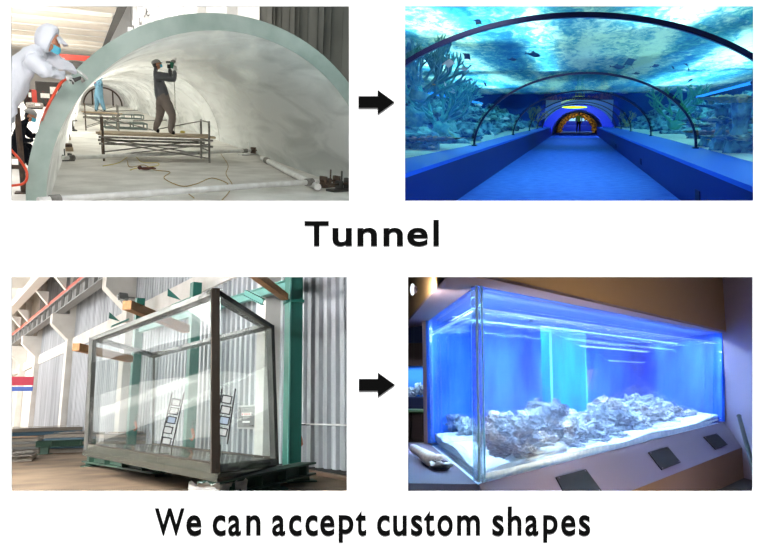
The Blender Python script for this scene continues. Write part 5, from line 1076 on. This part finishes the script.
# sand bed, with a heap rising to the right
M_sd=mat('white_sand',rgb(232,240,245),.95,col2=rgb(205,220,232),nscale=14,bump=.5)
def sand(a,b):
    p=at(.012+a*.98,.024+b*.96,0); e=min(a,b,1-b,1)*14; p.z+=.05+.05*noise.noise(V((a*6,b*3,2)))+.06*max(0,a-.86)*7*(1-b)+.08*b
    return p
sg=MB().grid(sand,90,30); sg.grid(lambda a,b:sand(a,0)-V((0,0,(1-b)*.09)),90,1); sg.grid(lambda a,b:sand(0,a)-V((0,0,b*.09)),30,1)
solo('sand_bed',sg,M_sd,'white sand','sand'); o=D.objects['sand_bed']; del o['label']; del o['category']; o['kind']='stuff'; o['label']='white sand covering the bottom of the aquarium'
# live rock
M_lr=[mat('live_rock_pale',rgb(200,212,222),.95,col2=rgb(72,88,115),nscale=4,ndet=6,lo=.40,hi=.66,bump=3,bscale=14),mat('live_rock_grey',rgb(140,154,170),.95,col2=rgb(58,70,95),nscale=5,ndet=6,lo=.42,hi=.64,bump=3,bscale=14),mat('live_rock_tan',rgb(212,206,202),.95,col2=rgb(95,95,115),nscale=5,ndet=6,lo=.42,hi=.66,bump=3,bscale=14)]  # darker noise tone stands in for shade in the crevices
rnd=random.Random(21)
ROCKS=[]
# (pixel u, pixel v of the rock's middle, share into the tank b, pixel radius, squash)
R_=[(489,440,.10,11,.8),(499,424,.35,11,.9),(511,428,.22,12,.9),(521,440,.12,14,.9),(508,447,.08,9,.7),(500,452,.06,8,.6),(533,424,.30,13,1.0),(538,411,.45,11,.9),(546,430,.20,12,.9),(545,444,.12,10,.8),(556,417,.34,12,1.0),(560,432,.2,11,.8),(568,443,.12,9,.7),(575,424,.26,11,1.0),(577,438,.15,9,.7),(587,433,.18,10,.8),(596,440,.12,9,.7),
(598,419,.3,12,.9),(607,409,.42,11,.8),(612,424,.25,12,.8),(614,436,.14,9,.7),(622,413,.38,13,.8),(629,428,.2,11,.8),(634,404,.5,10,.8),(640,418,.3,12,.8),(645,431,.15,8,.7),(651,408,.45,11,.8),(656,420,.26,10,.8),(664,413,.38,9,.9),(668,424,.2,8,.7),(673,415,.3,8,.8),(682,417,.25,7,.7),(690,416,.2,6,.7),(694,410,.3,5,1.0),(528,452,.04,7,.6),(470,441,.45,8,.9),(461,437,.7,8,.8),(452,433,.85,7,.7),(466,428,.75,9,1.1),(455,422,.9,7,1.0)]
def rowof(b): return 'front' if b<.18 else 'middle' if b<.36 else 'back'
R_s=sorted(R_,key=lambda r:r[0]); cnt={}
for u,v,b,r,sq in R_s:
    k=('side' if u<475 else rowof(b)); cnt[k]=cnt.get(k,0)+1
    base=at(0,b,0); p=T.pl(u,v,base,FN) if u>475 else T.pl(u,v,at(.06+.1*(1-b),0,0),SN)
    sc=r*p.y/640; zf=C[0].z*(1)+.02
    wh=('lumpy','pitted','knobbly','craggy','rough')[int(u)%5]
    if k=='side': lb='%s rock behind the short left glass of the aquarium, %s from left'%(wh,ORD[cnt[k]-1])
    else: lb='%s live rock, %s row of the aquarium pile, %s from left'%(wh,k,(ORD+['thirteenth','fourteenth','fifteenth','sixteenth','seventeenth','eighteenth'])[cnt[k]-1])
    mb=MB().rock(p,(sc*1.12,sc*1.0,sc*sq),rnd.random()*90,4,.55,1.9,pit=.28)
    rg=random.Random(int(u*7))
    for q in range(2): mb.rock(p+V((rg.uniform(-.6,.6),rg.uniform(-.5,.3),rg.uniform(-.3,.75)))*sc,(sc*.5,sc*.5,sc*.42),rg.random()*90,3,.55,2.2,pit=.25)
    if v-  0 < 436: # rock footing below so that the pile stands on the sand
        zz=p.z-sc*.6
        k2=0
        while zz>C[0].z+.1 and k2<4: mb.rock(V((p.x+rg.uniform(-.3,.3)*sc,p.y+rg.uniform(0,.4)*sc,zz)),(sc*1.05,sc,sc*.7),rg.random()*90,3,.5,1.9); zz-=sc*.9; k2+=1
    solo('live_rock',mb,M_lr[(int(u)+int(v))%3],lb,'rock','live rock pile in the aquarium',ang=35)
# forked driftwood piece lying at the front
p=T.pl(538,461,at(0,.035,0),FN); M_dw=mat('pale_coral_stick',rgb(232,232,225),.9,col2=rgb(190,190,185),nscale=8,bump=1)
Q=lambda u,v,b=.035:T.pl(u,v,at(0,b,0),FN)
t=thing('branch_coral_skeleton','pale forked coral skeleton lying on the sand at the front of the aquarium','coral',Q(545,460)); part('main_branch',MB().tube(catmull([Q(560,449,.08),Q(553,452,.08),Q(545,455,.07),Q(536,459,.055),Q(527,463,.05)],5),[.085]*6+[.075]*5+[.055]*5+[.035]*5,10),M_dw,t,ang=80)
part('side_branch',MB().tube(catmull([Q(547,454,.08),Q(538,453,.07),Q(530,455,.06),Q(523,453,.06)],5),[.06]*6+[.05]*5+[.03]*5,10),M_dw,t,ang=80); part('stub',MB().tube([Q(556,451,.08),Q(562,446,.09)],[.08,.05],9),M_dw,t,ang=80)
# dark driftwood twigs at the water surface
M_tw=mat('dark_driftwood',rgb(30,40,90),.9)
def twig(pts,b,label,r=.03):
    P=[T.pl(u,v,at(0,b,0),FN) for u,v in pts]; solo('driftwood_twig',MB().tube(catmull(P,5),r,7),M_tw,label,'driftwood','driftwood at the water surface',ang=80)
twig([(531,321),(536,318),(541,317.5),(549,316)],.5,'short dark driftwood twig at the water line left of the cyan column'); twig([(571,308),(571,314),(573,318),(579,315),(584,311),(577,309)],.5,'dark hooked driftwood at the top of the middle cyan column',.045); twig([(586,319),(589,323),(595,324),(589,317),(594,316)],.5,'small dark forked twig just right of the middle cyan column',.025)
# water line: thin bright film of the water surface
M_wf=glass('water_film',(.93,.98,1,1),.06,.12,diff=(.5,.8,1,1),dfac=(.0,.16),trl=.5,nscale=5)
za=.885
for P_,n_ in(((.008,.012),0),((.0,.0),1)): pass
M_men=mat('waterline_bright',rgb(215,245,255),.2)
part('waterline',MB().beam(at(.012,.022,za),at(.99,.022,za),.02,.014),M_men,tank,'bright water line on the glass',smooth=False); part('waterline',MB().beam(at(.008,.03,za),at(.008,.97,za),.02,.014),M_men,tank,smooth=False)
part('inner_lid',MB().prism([at(.01,.02,1.0),at(.99,.02,1.0),at(.99,.98,1.0),at(.01,.98,1.0)],(0,0,.03)),mat('tank_lid_blue',rgb(90,140,235),.8),tank,smooth=False)
o=struct('water_film',MB().grid(lambda a,b:at(.012+a*.976,.03+b*.94,za)+V((0,0,.008*noise.noise(V((a*60,b*20,0))))),120,30),M_wf); o.name='water_surface'; o['kind']='stuff'; o['label']='thin rippled water surface near the top of the blue aquarium'
# soffit over the tank, underside strip, plinth and ledges
OV=.28
def sof(a,o,h,dz=0): p=at(a,0,1,o); p.z+=dz; return p
# underside runs from the glass outward OV, then the beige face rises
sA=at(-.045,0,1)+SN*0; 
nearL=T.z(452,270.5,TP[0].z); farR=TP[3]; Lfar=T.z(409,320.5,TP[1].z); Lfar=Lfar+(Lfar-nearL).normalized()*1.5
zs=TP[0].z
def hz(p,dz): return V((p.x,p.y,p.z+dz))
farR2=T.z(735,334.5,TP[3].z)
t=thing('soffit','beige boxed soffit hanging over the aquarium with a paler mauve underside','soffit',nearL)
out=[nearL,farR2]; inn=[TP[0]+dl*.0,TP[3]+(TP[3]-TP[0]).normalized()*.55]
part('underside',MB().add([nearL,farR2,inn[1]-FN*.1,TP[0],TP[1]+dl*.9,Lfar]+[hz(p,.03) for p in(nearL,farR2,inn[1]-FN*.1,TP[0],TP[1]+dl*.9,Lfar)],[(0,1,2,3),(0,3,4,5),(6,7,8,9),(6,9,10,11),(0,1,7,6),(5,0,6,11),(1,2,8,7),(2,3,9,8),(3,4,10,9),(4,5,11,10)]),M_under,t,'mauve underside',smooth=False)
part('front_face',MB().prism([hz(nearL,.0),hz(farR2,.0),hz(farR2,1.0),hz(nearL,1.6)],-FN*.04),M_beige,t,smooth=False)
part('side_face',MB().prism([nearL,Lfar,hz(Lfar,1.6),hz(nearL,1.6)],-SN*.04),M_wl,t,smooth=False)
part('end_face',MB().prism([farR2,farR2-FN*.9,hz(farR2-FN*.9,1.0),hz(farR2,1.0)],(.03,0,0)),M_beige,t,smooth=False)
part('top_board',MB().prism([hz(nearL,1.6),hz(farR2,1.0),hz(inn[1]-FN*.3,1.0),hz(TP[0],1.6)],(0,0,.03)),M_beige,t,smooth=False)
c=T.pl(415,289.5,nearL,SN); t=thing('wall_light','small oval white light on the beige soffit side, far upper left','lamp',c); part('light_glass',MB().ell(c+SN*.03,(.03,.03,.075),None,14,10),emis('wall_light_glow',(.85,.92,1,1),1.3),t); part('light_mount',MB().ell(c,(.03,.03,.05),None,12,8),M_under,t)
# plinth: level ledge left, sloping front right
K0=C[0]+V((0,0,-.015)); K3=C[3]+V((0,0,-.015)); K1=C[1]+V((0,0,-.015))
ex=(C[3]-C[0]).normalized()
K3e=K3+ex*.04
slope=T.pl(745.5,446,K3e,ex)-K3e; print('slope',slope)
K0s=K0-ex*0+slope+V((0,0,0)); K3s=K3e+slope
t=thing('plinth','mauve-grey plinth under the aquarium with a sloping front holding dark square vents','plinth',K0)
Lq=K0+SN*1.6
part('sloping_front',MB().prism([K0-ex*.0,K3e,K3e+slope,K0+slope-ex*.2],FN*-.05+V((0,0,-.06))),M_purp,t,smooth=False)
part('lower_face',MB().prism([K3e+slope,K0+slope-ex*.2,K0+slope-ex*.2+V((0,0,-1.5)),K3e+slope+V((0,0,-1.5))],-FN*.05),M_face,t,smooth=False)
L0=K0-ex*.02; 
part('side_ledge',MB().add([L0,K1+dl*.35,K1+dl*.15+SN*2.6,L0+SN*3.2+dl*.2,L0+slope-ex*.2]+[p+V((0,0,-.06)) for p in(L0,K1+dl*.35,K1+dl*.15+SN*2.6,L0+SN*3.2+dl*.2,L0+slope-ex*.2)],[(0,1,2,3),(0,3,4),(5,6,7,8),(5,8,9),(0,1,6,5),(1,2,7,6),(2,3,8,7),(3,4,9,8),(4,0,5,9)]),M_purp,t,smooth=False)
part('core',MB().prism([C[0]+V((0,0,-.1)),C[3]+V((0,0,-.1)),C[2]+V((0,0,-.1)),C[1]+V((0,0,-.1))],(0,0,-.9)),M_face,t,smooth=False)
# square vents on the slope
sn=ex.cross(slope).normalized(); sn=sn if sn.z>0 else -sn
for (P,lb) in(((T.pl(555,478,K0,sn),T.pl(585,470,K0,sn),T.pl(601,492,K0,sn),T.pl(566,499,K0,sn)),'dark square vent in the sloping plinth, nearest and cut by the lower edge'),((T.pl(647.5,453,K0,sn),T.pl(667,447.5,K0,sn),T.pl(680,463,K0,sn),T.pl(661,470.5,K0,sn)),'dark square vent in the middle of the sloping plinth'),((T.pl(703,437.5,K0,sn),T.pl(716,434,K0,sn),T.pl(727,445,K0,sn),T.pl(715,450,K0,sn)),'dark square vent at the right end of the sloping plinth')):
    P=[p+sn*.004 for p in P]; t=thing('vent_plate',lb,'vent',P[0],0,'dark vents in the sloping plinth'); part('plate',MB().prism(P,sn*.012),M_vb,t,smooth=False); c=sum(P,V())/4
    for p in P: q=p.lerp(c,.13)+sn*.013; part('screw_head',MB().ell(q,(.009,.009,.006),None,8,6),M_purp,t)
# right wall, ceiling, floor, left part of the room
wr0=K3e+FN*2.2; wr1=K3e-FN*2.5; 
struct('wall_right_room',MB().add([hz(K3e+ex*.09-dl*9,-2),hz(K3e+ex*.09+dl*5,-2),hz(K3e+ex*.09+dl*5,4),hz(K3e+ex*.09-dl*9,4)],[(0,1,2,3)]),M_wallr,smooth=False)
struct('ceiling_room',MB().quad(V((-12,4,TP[0].z+1.15)),V((16,4,TP[0].z+1.15)),V((16,32,TP[0].z+1.15)),V((-12,32,TP[0].z+1.15))),M_ceild,smooth=False)
struct('floor_room',MB().quad(V((-12,4,0)),V((16,4,0)),V((16,32,0)),V((-12,32,0))),mat('carpet_dark',rgb(60,52,50),.95),smooth=False)
struct('wall_behind_tank',MB().prism([at(0,1.03,-.6)-ex*.0,at(1.2,1.03,-.6),at(1.2,1.03,1.6),at(0,1.03,1.6)],-FN*.1),M_wallr,smooth=False)
bw=T.y(410,400,17.5)
M_navy=mat('far_wall_navy',rgb(22,40,78),.9); M_fb=mat('far_wall_brown',rgb(60,50,48),.9)
struct('wall_back_room',MB().box((-6,18.6,1),(12,.2,8)),M_fb,smooth=False)
z0=T.y(418,343,18.4).z; z1=T.y(418,322,18.4).z; struct('trim_far',MB().box((-6,18.4,(z0+z1)/2),(11,.2,z1-z0)),M_navy,smooth=False)
# far small aquarium at the left edge
p0=T.y(402,398,15);p1=T.y(427,366,15); w_=p1.x-p0.x+.5; x0=p0.x-.5
t=thing('small_aquarium','small lit aquarium across the room at the far left','aquarium',(x0+w_/2+.2,15.3,p0.z))
X=x0+w_/2+.15; Zc=(p0.z+p1.z)/2; H=p1.z-p0.z
part('back_wall',MB().box((X,15.6,Zc),(w_+.5,.03,H)),mat('small_tank_blue',rgb(60,130,235),.8),t,smooth=False); part('front_glass',MB().box((X,15.0,Zc),(w_+.5,.02,H)),M_gl,t,smooth=False); part('tank_base',MB().box((X,15.3,p0.z-.15),(w_+.6,.7,.35)),M_navy,t,smooth=False); part('tank_hood',MB().box((X,15.3,p1.z+.08),(w_+.6,.7,.16)),M_fb,t,smooth=False)
part('tank_cabinet',MB().box((X,15.35,(p0.z-.32)/2),(w_+.3,.5,max(.1,p0.z-.32))),M_fb,t,smooth=False)
for k,(u,v,r) in enumerate(((419,389,6),(425,391,5),(411,393,5))):
    p=T.y(u,v,15.35); s_=r*p.y/640; solo('small_tank_rock',MB().rock(p,(s_*1.2,s_*.7,s_),k*3+5,3,.5,2),M_lr[0],'pale rock in the small far-left aquarium, %s'%('largest, in its middle','right one','left one')[k],'rock','rocks of the small aquarium')
# stool
p=T.y(417,430,12.5); M_st=mat('stool_green',rgb(60,110,70),.6); M_stl=mat('stool_leg_dark',rgb(48,38,34),.6); zt=T.y(417,411,12.5).z
t=thing('bar_stool','dark stool with a green seat standing below the small far-left aquarium','stool',(p.x,12.5,0)); part('seat',MB().lathe([(.01,zt-.03),(.26,zt-.03),(.28,zt),(.26,zt+.03),(.01,zt+.035)],(p.x,12.5,0),24),M_st,t)
for k in range(4): a=PI/4+k*PI/2; part('leg',MB().tube([(p.x+.2*math.cos(a),12.5+.2*math.sin(a),zt-.03),(p.x+.27*math.cos(a),12.5+.27*math.sin(a),0)],.022,8),M_stl,t)
part('foot_ring',MB().tube([(p.x+.235*math.cos(2*PI*k/20),12.5+.235*math.sin(2*PI*k/20),.32) for k in range(21)],.012,6),M_stl,t)
# rolled white cloth on the side ledge
Pz=lambda u,v,d=.04:T.z(u,v,K0.z+d)
a=Pz(413,448,.05);b=Pz(430,459,.05);c=Pz(443,463.5,.05); M_cl=mat('white_cloth',rgb(214,208,206),.95,col2=rgb(190,182,182),nscale=9,bump=1)
t=thing('rolled_cloth','rolled white cloth lying on the mauve ledge left of the aquarium','cloth',b)
part('roll',MB().tube(catmull([a,a.lerp(b,.5)+V((0,0,.005)),b,c],6),[.045,.05,.052,.05,.05,.052,.055,.058,.06,.064,.068,.072,.074,.07,.066,.07,.078,.08,.07],14),M_cl,t,ang=80); part('loose_fold',MB().rock(c+V((-.02,0,-.005)),(.10,.13,.045),3,3,.35,2),M_cl,t,ang=80)
part('roll_end',MB().tube([c+(c-b).normalized()*.02,c+(c-b).normalized()*.065],[.045,.035],12),M_under,t)
# black pole leaning in the right corner
a=T.y(739,416,11.6);b=T.y(752,464,10.4); d=(b-a).normalized(); b=b+d*1.0
t=thing('leaning_pole','black ribbed pole leaning against the right wall beside the plinth','pole',b); part('pole_bar',MB().tube([a,b],.032,12),M_vb,t); part('pale_stripe',MB().tube([a+V((-.018,-.03,0)),b+V((-.018,-.03,0))],.008,6),M_under,t); part('end_cap',MB().ell(a,(.038,.038,.03),None,12,8),M_vb,t)
# warm restaurant wall beyond the tank's left side, seen through the glass: red shelving with lamps
M_or=emis('warm_strip',(1,.45,.2,1),1.6); M_rd=mat('red_shelf',rgb(150,30,50),.7)
# ---------------- lights: blue-white bars above the water, unseen fill lamps for the room
def ta(a,b,h,a2,b2,h2,sx,sy,pw,col): area('lamp_tank_bar',at(a,b,h),at(a2,b2,h2),sx,sy,pw,col)
def bar(p0,p1,aim,w,pw,col):
    c=(p0+p1)/2; area('lamp_tank_bar',c,aim,(p1-p0).length,w,pw,col); o=[q for q in COL.objects if q.type=='LIGHT'][-1]
    x=(p1-p0).normalized(); z=c-aim; z=(z-x*z.dot(x)).normalized(); y=z.cross(x).normalized(); R_=Matrix((x,y,z)).transposed().to_4x4(); o.matrix_world=RM.M@Matrix.Translation(c)@R_
bar(at(.02,.35,.985),at(.98,.35,.985),at(.5,.4,0),.10,370,(.50,.74,1)); bar(at(.02,.72,.985),at(.98,.72,.985),at(.5,.7,0),.10,370,(.50,.74,1))
bar(at(.02,.07,.985),at(.98,.07,.985),at(.5,.3,.1),.06,270,(.66,.84,1)); bar(at(.03,.1,.985),at(.03,.9,.985),at(.12,.5,0),.06,110,(.5,.75,1))
area('lamp_room_warm',(1.3,5.5,.22),(1.0,9.5,2.6),1.2,.8,130,(1,.78,.52)); area('lamp_small_tank',(X,15.3,p1.z-.02),(X,15.3,0),w_,.3,14,(.5,.75,1))  # warm lamp is an unseen addition below view, lighting the soffit
area('lamp_room_left',(-2.3,5.3,2.3),(-1.7,7,1.9),.3,.3,34,(1,.84,.64),spread=110); area('lamp_room_blue',(2.4,8.0,.1),(2.2,11,1.2),1.2,1.0,36,(.55,.58,1))  # left lamp is an unseen addition to lighten the soffit side
area('lamp_room_far',(-3.0,12,2.6),(-2.6,18,1.2),1.5,1,60,(.9,.85,1))  # unseen lamp added to lift the far wall out of black
# ------------------------------------------------------------ drop what lies wholly outside its own room
for o in [q for q in D.objects if q.type=='MESH' and not q.data.vertices]:
    for c in kids(o): c.parent=o.parent
    D.objects.remove(o)
for o in [q for q in D.objects if q.type=='EMPTY' and not any(c.parent==q for c in D.objects)]: D.objects.remove(o)
